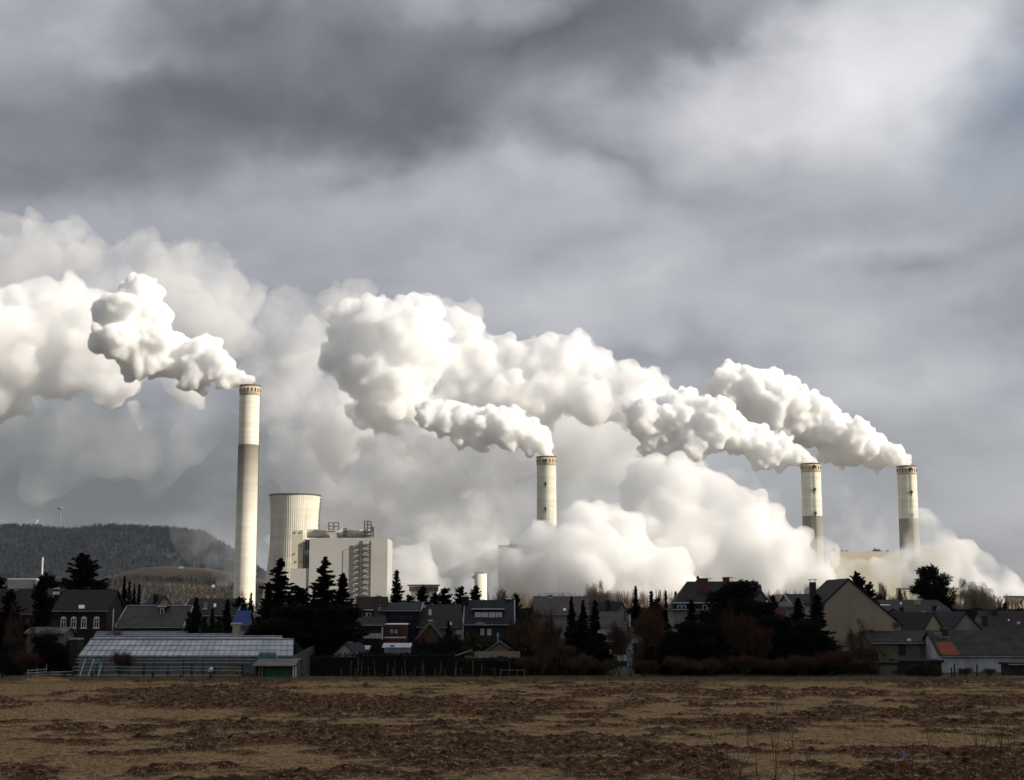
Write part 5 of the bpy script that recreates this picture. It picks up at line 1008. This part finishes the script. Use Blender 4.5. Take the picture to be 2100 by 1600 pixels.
def k_clump(seed, m, h=10., r=2.5, n=16, per=330, leaf=.22, fn=None, trunk=.25, rb=(.22, .42)):
    g = np.random.default_rng(seed); T = []; segs = [((0, 0, 0), (0, 0, h * .75), .20, .08)]
    for i in range(n):
        if fn: c, rr = fn(g, i, n, h, r)
        else:
            u = g.random(); z = h * (trunk + (1 - trunk) * (.08 + .86 * u)); lim = r * math.sqrt(max(0, 1 - ((u - .42) / .62) ** 2)); a = g.uniform(0, 6.283); q_ = lim * math.sqrt(g.random()) * .9
            c = np.array([q_ * math.cos(a), q_ * math.sin(a), z]); rr = r * g.uniform(*rb)
        segs.append(((0, 0, max(h * .12, c[2] - r * .5)), tuple(c), .07, .03))
        k = int(per * (rr / (r * .33)) ** 1.6)
        d_ = g.normal(size=(k, 3)); d_ /= np.linalg.norm(d_, axis=1)[:, None]; p = c + d_ * rr * (g.random((k, 1)) ** .35) * [1, 1, .8] * g.uniform(.8, 1.2, (k, 1))
        a1 = g.normal(size=(k, 3)); a1 /= np.linalg.norm(a1, axis=1)[:, None]; a2 = np.cross(a1, g.normal(size=(k, 3))); a2 /= np.linalg.norm(a2, axis=1)[:, None]
        l = leaf * g.uniform(.6, 1.5, (k, 1)); T.append(np.stack([p - a2 * l * .35, p + a2 * l * .35, p + a1 * l + d_ * l * .4], 1).reshape(-1, 3))
    V = np.concatenate(T); r = float(np.percentile(np.hypot(V[:, 0], V[:, 1]), 96)); return rawmesh('crown', V, np.arange(len(V)).reshape(-1, 3), m), trunkmesh('trunk', segs, bark), h, r
def column_fn(g, i, n, h, r):
    u = i / n; z = h * (.04 + .93 * u); lim = r * (1 - u ** 2.2) ** .8 * .72 + .05; a = g.uniform(0, 6.283); s = g.random() * lim * .8
    return np.array([s * math.cos(a), s * math.sin(a), z]), max(.25, lim * .75)
def k_bare(seed, m, tm, h=10., r=3., levels=5, kind='round', nb=4, twig=.016, tr=.16, multi=1, ratio=.72):
    g = random.Random(seed); segs = []; T = []
    def rec(p, d, l, rad, lv):
        bend = Vector((g.gauss(0, .12), g.gauss(0, .12), .06 if kind != 'birch' or lv > 2 else -.25)); mid = p + d * l * .5; d2 = (d + bend).normalized(); e = mid + d2 * l * .5
        if lv >= levels - 1: segs.append((tuple(p), tuple(mid), rad, rad * .85)); segs.append((tuple(mid), tuple(e), rad * .85, rad * .7))
        else:
            s = d.orthogonal().normalized() * rad; s2 = d.cross(s).normalized() * rad
            for a, b_, q_ in ((p, mid, 1), (mid, e, .75)):
                for s_ in (s, s2): T.extend([tuple(a - s_ * q_), tuple(a + s_ * q_), tuple(b_ + s_ * q_ * .6), tuple(a - s_ * q_), tuple(b_ + s_ * q_ * .6), tuple(b_ - s_ * q_ * .6)])
        if lv == 0: return
        k = nb + (g.random() < .5)
        for i in range(k):
            f = .45 + .55 * (i + g.random()) / k; q = p + (d * l * f if f < .5 else d * l * .5 + d2 * l * (f - .5))
            sp = {'round': .75, 'poplar': .30, 'birch': .7, 'shrub': .5}[kind]
            ax = Vector((g.gauss(0, 1), g.gauss(0, 1), g.gauss(0, .6))).normalized(); nd = (d2 + ax * sp + Vector((0, 0, .22 if kind in ('round', 'poplar', 'shrub') else (.15 if lv > 2 else -.75)))).normalized()
            rec(q, nd, l * ratio * g.uniform(.75, 1.15), max(rad * .55, twig * .5), lv - 1)
    for i in range(multi):
        d0 = Vector((g.gauss(0, .05 + .32 * (multi > 1)), g.gauss(0, .05 + .32 * (multi > 1)), 1)).normalized(); rec(Vector((g.gauss(0, .1 * (multi > 1)), g.gauss(0, .1 * (multi > 1)), 0)), d0, h * .34 * (1 if kind != 'poplar' else 1.3), tr, levels)
    V = np.array(T, np.float32); zm = max(V[:, 2].max(), 1e-3); s = h / zm; V *= s; segs = [(tuple(Vector(a) * s), tuple(Vector(b_) * s), r0, r1) for a, b_, r0, r1 in segs]
    rx = np.percentile(np.hypot(V[:, 0], V[:, 1]), 97)
    return rawmesh('crown', V, np.arange(len(V)).reshape(-1, 3), m), trunkmesh('trunk', segs, tm), h, rx
KINDS = dict(
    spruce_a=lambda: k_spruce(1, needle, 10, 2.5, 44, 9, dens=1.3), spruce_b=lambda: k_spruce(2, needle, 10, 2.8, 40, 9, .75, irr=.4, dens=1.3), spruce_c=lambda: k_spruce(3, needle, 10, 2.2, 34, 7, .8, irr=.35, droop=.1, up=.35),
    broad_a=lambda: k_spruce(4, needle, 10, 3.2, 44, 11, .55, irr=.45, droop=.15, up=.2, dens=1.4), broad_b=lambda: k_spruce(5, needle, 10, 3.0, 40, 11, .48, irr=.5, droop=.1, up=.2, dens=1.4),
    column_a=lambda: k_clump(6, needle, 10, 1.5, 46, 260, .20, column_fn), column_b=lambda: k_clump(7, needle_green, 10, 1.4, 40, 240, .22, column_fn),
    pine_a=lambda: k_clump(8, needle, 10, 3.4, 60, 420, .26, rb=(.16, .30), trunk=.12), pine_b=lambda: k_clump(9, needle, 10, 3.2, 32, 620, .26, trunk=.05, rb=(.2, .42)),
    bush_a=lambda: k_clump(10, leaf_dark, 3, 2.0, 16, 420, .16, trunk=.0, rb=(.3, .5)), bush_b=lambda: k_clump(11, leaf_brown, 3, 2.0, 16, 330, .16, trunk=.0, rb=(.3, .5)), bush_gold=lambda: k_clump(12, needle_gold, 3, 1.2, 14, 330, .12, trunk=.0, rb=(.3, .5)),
    bare_a=lambda: k_bare(20, twig_orange, bark, 10, 3, 6, 'round', 4, .017, .14), bare_b=lambda: k_bare(21, twig_red, bark, 10, 3, 6, 'round', 4, .017, .13, 2), bare_c=lambda: k_bare(22, twig_brown, bark, 10, 3, 6, 'round', 3, .018, .12, 3),
    bare_ball=lambda: k_bare(23, twig_brown, bark, 10, 3, 5, 'round', 5, .05, .22), birch=lambda: k_bare(24, twig_pale, bark_pale, 10, 3, 6, 'birch', 4, .022, .12), bare_pale=lambda: k_bare(25, twig_pale, bark_pale, 10, 3, 5, 'round', 4, .035, .12),
    poplar_a=lambda: k_bare(26, twig_pale, bark_pale, 10, 2, 4, 'poplar', 4, .07, .14), poplar_b=lambda: k_bare(27, twig_pale, bark_pale, 10, 2, 4, 'poplar', 4, .07, .14), poplar_c=lambda: k_bare(28, twig_pale, bark_pale, 10, 2.4, 4, 'poplar', 4, .07, .12, 2),
    shrub_a=lambda: k_bare(30, twig_brown, bark, 3, 1.6, 4, 'shrub', 4, .009, .02, 9), shrub_b=lambda: k_bare(31, twig_red, bark, 3, 1.6, 4, 'shrub', 4, .009, .02, 8), shrub_c=lambda: k_bare(32, twig_orange, bark, 3, 1.6, 4, 'shrub', 4, .009, .02, 8))
TN = dict(spruce='spruce_tree', broad='conifer_tree', column='columnar_conifer', pine='pine_tree', bush='bush', bare='bare_tree', birch='birch_tree', poplar='poplar_tree', shrub='bare_shrub')
def tree(kind, px, pyt, d, wpx, label, group=None, rz=None, cat=None, zb=0):
    if kind not in PM_: PM_[kind] = KINDS[kind]()
    wpx *= {'broad': 1.28, 'spruce': 1.18, 'pine': 1.25, 'column': 1.1}.get(kind.split('_')[0], 1)
    cm, tm, h, r = PM_[kind]; hh = Z(pyt, d) - zb; ww = wpx / 2 * d / F
    nm = TN[kind.split('_')[0]]; t = thing(nm, label, cat or nm.replace('_', ' '), (X(px, d), d, zb), rnd.uniform(0, 6.28) if rz is None else rz, group=group)
    t.scale = (ww / r, ww / r, hh / h)
    for n_, me in (('trunk', tm), ('crown', cm)): o = bpy.data.objects.new(n_, me); C.objects.link(o); o.parent = t
    return t
TREES = [
    ('broad_b', 84, 1182, 188, 42, 'black bushy conifer between the two left brick houses'), ('broad_a', 20, 1212, 186, 60, 'low black conifer before the left edge house roof'), ('bare_c', 105, 1262, 170, 70, 'brown bare tree before the gap between the left brick houses'), ('bare_c', 235, 1262, 176, 40, 'thin bare tree between four window house and barn'),
    ('bare_a', 1090, 1236, 172, 90, 'tall orange brown bare tree over the left end of the grey brown roof'), ('bare_b', 1268, 1262, 157, 70, 'reddish bare tree before the white walled house'), ('bare_a', 1345, 1246, 159, 60, 'orange brown bare tree touching the hipped house left corner'),
    ('broad_a', 168, 1139, 212, 104, 'broad dark conifer behind the four window house, tallest at the left'), ('broad_b', 95, 1178, 216, 62, 'shorter bushy conifer left of the tallest one at the left'),
    ('broad_b', 0, 1186, 220, 34, 'conifer tip at the left edge of the photo'), ('broad_a', 208, 1190, 225, 40, 'lower conifer shoulder right of the tallest one at the left'), ('bare_c', 66, 1186, 230, 50, 'thin bare tree between the two left conifers'),
    ('spruce_a', 253, 1184, 228, 26, 'tallest of the four slim spruces left of the wide barn roof'), ('spruce_c', 264, 1196, 230, 22, 'second of the four slim spruces left of the wide barn roof'), ('spruce_a', 274, 1200, 231, 20, 'third of the four slim spruces left of the wide barn roof'), ('spruce_c', 284, 1202, 229, 20, 'rightmost of the four slim spruces left of the wide barn roof'),
    ('column_a', 402, 1221, 184, 26, 'slim dark conifer before the stub chimney house, left of three'), ('column_b', 436, 1245, 184, 20, 'short slim conifer before the stub chimney house, middle of three'), ('column_a', 466, 1226, 183, 24, 'slim dark conifer before the stub chimney house, right of three'), ('column_b', 388, 1250, 186, 22, 'low dark conifer at the right end of the wide barn'), ('column_b', 450, 1262, 182, 34, 'dense dark conifer mass below the white windows of the stub chimney house'), ('column_b', 420, 1262, 182, 34, 'dense dark conifer mass left of the white windows of the stub chimney house'),
    ('bare_c', 488, 1204, 235, 50, 'bare tree crown at the foot of the tallest chimney'), ('column_a', 514, 1212, 218, 14, 'tiny dark cypress at the foot of the tallest chimney'), ('broad_b', 492, 1226, 215, 46, 'dark evergreen bush above the blue roof'),
    ('spruce_b', 572, 1150, 186, 112, 'huge dark conifer, left of the pair between chimney and block'), ('spruce_b', 664, 1147, 182, 108, 'huge pointed spruce, right of the pair before the block'), ('broad_b', 612, 1204, 180, 80, 'dark conifer filling the dip between the huge pair'), ('spruce_a', 702, 1178, 184, 84, 'dark conifer shoulder on the right side of the huge spruce'), ('spruce_a', 550, 1196, 178, 62, 'lower dark conifer at the left foot of the huge pair'), ('pine_b', 600, 1240, 176, 150, 'black evergreen mass under the left of the huge pair'), ('pine_b', 690, 1240, 176, 100, 'black evergreen mass under the right of the huge pair'),
    ('spruce_b', 813, 1172, 262, 52, 'open spruce standing right of the windowless block'), ('broad_a', 866, 1204, 268, 44, 'dark conifer before the small flared cooling tower'), ('broad_b', 912, 1207, 272, 46, 'dark evergreen right of the small flared cooling tower'), ('broad_a', 892, 1216, 270, 36, 'low dark evergreen under the right rim of the small flared cooling tower'), ('broad_b', 944, 1205, 275, 40, 'dark evergreen left of the round silo'), ('broad_a', 975, 1203, 276, 40, 'dark pine at the left foot of the round silo'), ('broad_b', 840, 1222, 265, 40, 'low dark evergreen behind the brick chimney'), ('bare_c', 1018, 1200, 300, 60, 'bare tree right of the round silo'), ('broad_b', 1058, 1218, 290, 26, 'small dark evergreen right of the blind window house'),
    ('bare_ball', 1040, 1206, 330, 44, 'sparse bare tree above the blind window house roof end'),
    ('birch', 1222, 1184, 300, 40, 'tall pale birch against the steam in the middle'), ('bare_pale', 1240, 1196, 305, 60, 'pale bare tree right of the tall birch'),
    ('spruce_a', 1304, 1203, 262, 30, 'small dark spruce standing alone against steam and poplars'), ('spruce_c', 1336, 1215, 266, 30, 'small spruce right of the lone dark one'), ('broad_b', 1348, 1228, 262, 30, 'low dark evergreen left of the hipped house'), ('spruce_a', 1366, 1213, 236, 22, 'slim spruce touching the left slope of the hipped house'), ('spruce_c', 1386, 1216, 240, 20, 'small spruce tip behind the left slope of the hipped house'), ('spruce_c', 1432, 1184, 225, 24, 'star shaped spruce tip above the hipped house left chimney'),
    ('spruce_a', 1172, 1226, 166, 36, 'pointed conifer, leftmost of the dark group right of the brown bare trees'), ('spruce_a', 1196, 1233, 168, 40, 'pointed conifer, second of the dark group right of the brown bare trees'), ('spruce_b', 1220, 1233, 164, 48, 'pointed conifer, rightmost of the dark group right of the brown bare trees'), ('column_a', 1190, 1270, 162, 70, 'dense dark foliage filling the foot of the dark pointed group'), ('pine_b', 1222, 1300, 161, 56, 'dark evergreen mass at the right foot of the dark pointed group'), ('column_b', 1130, 1247, 185, 8, 'tiny thin cypress before the grey brown roof'),
    ('bare_a', 1316, 1228, 158, 84, 'orange brown bare tree left of the hipped house'), ('bare_c', 1290, 1290, 156, 60, 'low bare tree before the white annex'),
    ('column_a', 1360, 1250, 166, 38, 'dark slim conifer at the left corner of the hipped house'), ('spruce_a', 1418, 1232, 164, 52, 'dark pointed spruce before the left half of the hipped house'), ('column_b', 1372, 1290, 162, 50, 'dark foliage under the left corner of the hipped house'), ('pine_b', 1420, 1275, 160, 110, 'black foliage mass before the hipped house wall'),
    ('pine_b', 1510, 1192, 172, 110, 'large black rounded evergreen covering the right end of the hipped house'), ('pine_b', 1540, 1230, 168, 80, 'black evergreen below and right of the large rounded one'), ('pine_b', 1475, 1250, 166, 90, 'black evergreen at the foot of the large rounded one'), ('spruce_b', 1560, 1202, 205, 40, 'dark spruce behind the cream gable end'), ('broad_b', 1585, 1222, 210, 30, 'bushy green conifer right of the cream gable end'),
    ('bare_b', 1530, 1232, 157, 92, 'red brown bare tree before the black evergreens, left of two'), ('bare_b', 1572, 1262, 155, 70, 'red brown bare tree, lower and right of two before the black evergreens'),
    ('pine_b', 1575, 1262, 163, 100, 'black evergreen mass below the satellite dish'), ('spruce_a', 1637, 1228, 166, 70, 'dark conifer left of the great gable house, left of two'), ('spruce_b', 1676, 1222, 162, 78, 'dark conifer overlapping the great gable, right of two with ragged branches'), ('column_a', 1612, 1262, 165, 44, 'low dark conifer left of the twin conifers'), ('pine_b', 1650, 1272, 160, 90, 'black evergreen mass at the foot of the twin conifers'),
    ('broad_a', 1760, 1176, 215, 56, 'dark pine behind the right slope of the great gable roof'), ('broad_b', 1784, 1196, 218, 40, 'lower pine right of the one behind the great gable roof'), ('bare_ball', 1808, 1187, 300, 34, 'round headed bare tree right of the great gable'), ('bare_ball', 1842, 1200, 330, 34, 'thin bare tree left of the big round pine'), ('bare_c', 1664, 1204, 340, 30, 'small bare tree beside the black flue'),
    ('pine_a', 1908, 1161, 262, 74, 'big round dark pine against the warm hall'), ('broad_b', 1930, 1215, 260, 50, 'lower right limbs mass beside the big round pine'),
    ('birch', 1992, 1180, 300, 70, 'large drooping birch right of the big round pine'), ('birch', 2018, 1200, 310, 56, 'second drooping birch before the low cooling tower'), ('bare_pale', 1960, 1214, 300, 26, 'small bare tree left of the large drooping birch'), ('bare_c', 2040, 1214, 320, 40, 'faint bare tree near the lamp post'), ('broad_b', 2062, 1236, 290, 16, 'tiny dark conifer before the right edge cooling tower'),
    ('bare_c', 1760, 1262, 166, 60, 'thin bare tree growing before the great cream gable'), ('bare_c', 1738, 1300, 158, 70, 'grey bare shrub tree at the foot of the great gable'), ('bare_c', 1790, 1310, 158, 50, 'bare shrub tree before the olive outbuilding left end'),
    ('bare_a', 1098, 1268, 160, 80, 'olive brown bare tree left of the dark pointed group'), ('bare_c', 1075, 1236, 175, 70, 'tall thin bare tree right of the blind window house'), ('bare_b', 1140, 1262, 157, 80, 'red brown bare tree before the dark pointed group'), ('bare_a', 1160, 1300, 153, 60, 'low orange bare tree at the left foot of the dark pointed group'), ('bare_c', 1108, 1300, 151, 70, 'low dark bare tree at the field edge with a twin stem'),
    ('column_b', 920, 1271, 190, 22, 'narrow dark cypress between brick shed and blind window house'), ('bush_gold', 957, 1300, 178, 18, 'golden green conifer shrub below the blind window house'), ('bush_a', 865, 1312, 176, 28, 'round green bush right of the small white greenhouse'), ('bush_b', 848, 1312, 180, 30, 'brown bush behind the round green bush'), ('bush_b', 770, 1316, 182, 34, 'red brown bush left of the small white greenhouse'), ('bush_b', 975, 1306, 180, 32, 'dark red bush by the scooter'),
    ('bush_a', 900, 1312, 178, 50, 'dark garden shrub below the red brick gable shed'), ('bush_a', 935, 1306, 180, 40, 'dark garden shrub under the narrow cypress'), ('bush_a', 1040, 1312, 178, 40, 'dark shrub behind the tan garden hut'), ('bush_a', 1065, 1330, 166, 50, 'dark shrub right of the tan garden hut'),
    ('shrub_a', 252, 1328, 150.5, 60, 'round bare brown shrub before the greenhouse'), ('shrub_b', 60, 1332, 154, 60, 'red brown bare shrub at the far left behind the ramp rails'), ('bare_c', 42, 1230, 172, 70, 'bare fruit tree before the left edge house'), ('pine_b', 100, 1302, 158, 60, 'black rounded evergreen left of the greenhouse'), ('bush_a', 26, 1330, 160, 60, 'dark bush at the left edge'), ('bare_c', 72, 1296, 160, 50, 'small orchard tree left of the black rounded evergreen'), ('bush_a', 140, 1318, 164, 40, 'dark bush at the left end of the greenhouse'),
    ('bush_b', 1870, 1362, 156, 74, 'wide brown hedge bush before the olive outbuilding'), ('bush_b', 1900, 1366, 155, 50, 'brown hedge bush, right end before the olive outbuilding'), ('shrub_a', 1975, 1366, 154, 40, 'bare shrub before the white farm shed, left of two'), ('shrub_a', 2025, 1368, 154, 40, 'bare shrub before the white farm shed, right of two'),
    ('shrub_b', 1700, 1330, 156, 80, 'red brown bare shrub below the ragged dark conifer'), ('shrub_b', 1640, 1340, 154, 90, 'red brown thicket below the twin conifers'), ('shrub_c', 1450, 1345, 154, 80, 'orange brown thicket before the hipped house'), ('shrub_b', 1520, 1340, 153, 100, 'red thicket under the red brown bare trees'), ('shrub_a', 1380, 1340, 154, 80, 'brown thicket left of the hipped house garden'), ('shrub_a', 1590, 1345, 154, 90, 'dark thicket below the satellite dish'), ('shrub_c', 1190, 1335, 153, 90, 'orange thicket before the dark pointed group'), ('shrub_a', 1080, 1340, 153, 80, 'brown thicket at the right end of the wire fence'), ('shrub_a', 1760, 1345, 155, 70, 'brown thicket at the foot of the thin bare tree'), ('shrub_a', 1255, 1345, 153, 60, 'brown thicket before the white annex'), ('shrub_b', 1320, 1350, 153, 70, 'red brown thicket under the orange brown bare tree'),
]
for a in TREES: tree(*a)
# avenue of bare poplars along the far side of the village
k = 0
for px in list(np.arange(1012, 1200, 7.)) + list(np.arange(1258, 1400, 5.5)) + list(np.arange(1545, 1690, 6.)) + list(np.arange(1790, 2100, 12.)):
    kd = ('poplar_a', 'poplar_b', 'poplar_c')[k % 3]; k += 1
    tree(kd, px + rnd.uniform(-2, 2), 1204 + rnd.uniform(0, 9) + (6 if px < 1200 else 0) + (6 if px > 1700 else 0), 620 + rnd.uniform(-25, 25), rnd.uniform(9, 13), 'pale leafless poplar in the long row against the steam', 'poplars in the long row before the plant')

def hedge(label, px0, px1, pyt, d, dep, m, cat='hedge', name='hedge', per=60, leaf=.15, group=None, fuzz=.14):
    x0, x1 = X(px0, d), X(px1, d); hh = Z(pyt, d); g = rng; t = thing(name, label, cat, ((x0 + x1) / 2, d, 0), group=group); a = (x1 - x0) / 2
    MB().box(-a + .1, a - .1, .12, dep - .12, 0, hh - .12).build('inner_branches', m, t)
    n = int(per * (x1 - x0) * (hh + dep)); f = g.random(n) < hh / (hh + dep)
    p = np.stack([g.uniform(-a, a, n), np.where(f, np.abs(g.normal(0, fuzz * .5, n)), g.uniform(0, dep, n)), np.where(f, g.uniform(0, hh, n), hh + g.normal(0, fuzz * .6, n))], -1)
    p[:, 2] += .10 * np.sin(p[:, 0] * 1.3) * (p[:, 2] > hh * .7)
    a1 = g.normal(size=(n, 3)); a1 /= np.linalg.norm(a1, axis=1)[:, None]; a2 = np.cross(a1, g.normal(size=(n, 3))); a2 /= np.linalg.norm(a2, axis=1)[:, None]; l = leaf * g.uniform(.6, 1.5, (n, 1))
    V = np.stack([p - a2 * l * .4, p + a2 * l * .4, p + a1 * l], 1).reshape(-1, 3); npmesh('foliage', V, np.arange(len(V)).reshape(-1, 3), m, t)
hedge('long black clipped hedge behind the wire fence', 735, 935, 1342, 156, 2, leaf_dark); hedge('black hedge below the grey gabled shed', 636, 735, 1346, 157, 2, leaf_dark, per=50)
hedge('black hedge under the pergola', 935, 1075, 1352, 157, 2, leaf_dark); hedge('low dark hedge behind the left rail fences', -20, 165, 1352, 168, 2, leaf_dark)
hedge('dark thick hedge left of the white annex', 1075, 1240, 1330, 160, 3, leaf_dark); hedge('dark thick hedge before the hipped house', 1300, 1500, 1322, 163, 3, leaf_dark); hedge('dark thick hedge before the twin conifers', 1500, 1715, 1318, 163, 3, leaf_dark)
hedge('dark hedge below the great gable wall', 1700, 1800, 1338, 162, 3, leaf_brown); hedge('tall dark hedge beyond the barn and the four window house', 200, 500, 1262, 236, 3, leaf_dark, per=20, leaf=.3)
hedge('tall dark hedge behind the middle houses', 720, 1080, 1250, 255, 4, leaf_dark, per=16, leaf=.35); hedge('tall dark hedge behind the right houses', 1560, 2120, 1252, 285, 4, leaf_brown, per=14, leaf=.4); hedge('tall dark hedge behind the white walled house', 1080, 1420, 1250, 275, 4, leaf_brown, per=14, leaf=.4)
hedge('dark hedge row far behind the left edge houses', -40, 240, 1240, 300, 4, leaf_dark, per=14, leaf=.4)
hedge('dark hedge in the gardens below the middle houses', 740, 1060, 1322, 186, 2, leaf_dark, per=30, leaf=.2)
lw = gridmesh('lawn', np.linspace(-96, 96, 40), np.linspace(153, 200, 12), lambda x, y: 0 * x + .03, lawn_m); tag(lw, kind='structure')
# far brush between village and plant
brush_m = mat('far_brush', (.095, .070, .050), (.055, .042, .032), .03)
wood('village_brush', 2600, (-420, 420), (300, 620), lambda x, y: 0 * x, 5.5, brush_m, 'brown leafless brush and garden trees beyond the houses', spread=.5)
wood('poplar_undergrowth', 2200, (-60, 340), (600, 660), lambda x, y: 0 * x, 8, mat('pale_undergrowth', (.30, .235, .17), (.18, .14, .10), .05), 'pale bare undergrowth at the foot of the poplar row', spread=.4)
wood('plant_brush', 2400, (-560, 560), (700, 1180), lambda x, y: 0 * x, 10, brush_m, 'brown brush belt between the village and the plant', spread=.45)

# saplings on the bank in front of the viewer
def sapling_mesh(seed, h=3.5):
    g = random.Random(seed); q = MB(); p = Vector((0, 0, 0)); d = Vector((g.gauss(0, .04), g.gauss(0, .04), 1)); n = 12; r = .006
    for i in range(n):
        e = p + d.normalized() * h / n; q.tube(p, e, r * (1 - i / n * .75), r * (1 - (i + 1) / n * .75), 5)
        if i > 2:
            for _ in range(2):
                b_ = (d + Vector((g.gauss(0, .35), g.gauss(0, .35), .2))).normalized(); f = p + b_ * g.uniform(.15, .5) * h / 5; q.tube(p, f, r * .45, r * .2, 4); q.tube(f, f + (b_ + Vector((g.gauss(0, .3), 0, .3))).normalized() * .22, r * .22, r * .1, 3)
        d = d + Vector((g.gauss(0, .05), g.gauss(0, .05), 0)); p = e
    o = q.build('stem', mat('sapling_bark', (.115, .072, .045), (.07, .045, .03), 6), None, recalc=False); me = o.data; bpy.data.objects.remove(o); return me
SM = [sapling_mesh(s) for s in (1, 2, 3, 4)]
for i, (px, pyt) in enumerate([(1468, 1485), (1487, 1500), (1506, 1470), (1548, 1500), (1556, 1475), (1567, 1400), (1574, 1410), (1590, 1455), (1605, 1480), (1640, 1510), (1665, 1520), (1905, 1500), (1922, 1490), (1945, 1510), (1960, 1480), (1975, 1470), (1990, 1475), (2002, 1500), (2015, 1470), (2028, 1480), (2040, 1475), (2055, 1490), (2068, 1500), (2085, 1485), (1880, 1520), (1860, 1530), (1530, 1530), (2098, 1510)]):
    d = 13.5 + rnd.uniform(-1, 1.5); zb = float(ground_z(np.array([0.]), np.array([d]))[0]); hh = Z(pyt, d) - zb
    o = bpy.data.objects.new('sapling', SM[i % 4]); C.objects.link(o); o.location = (X(px, d), d, zb - .02); o.scale = (1, 1, hh / 3.5); o.rotation_euler = (0, 0, rnd.uniform(0, 6.28))
    tag(o, 'thin bare sapling in the sparse left clump near the viewer' if px < 1800 else 'thin bare sapling in the thick clump at the lower right corner', 'sapling', 'saplings in the left clump' if px < 1800 else 'saplings in the right corner clump')
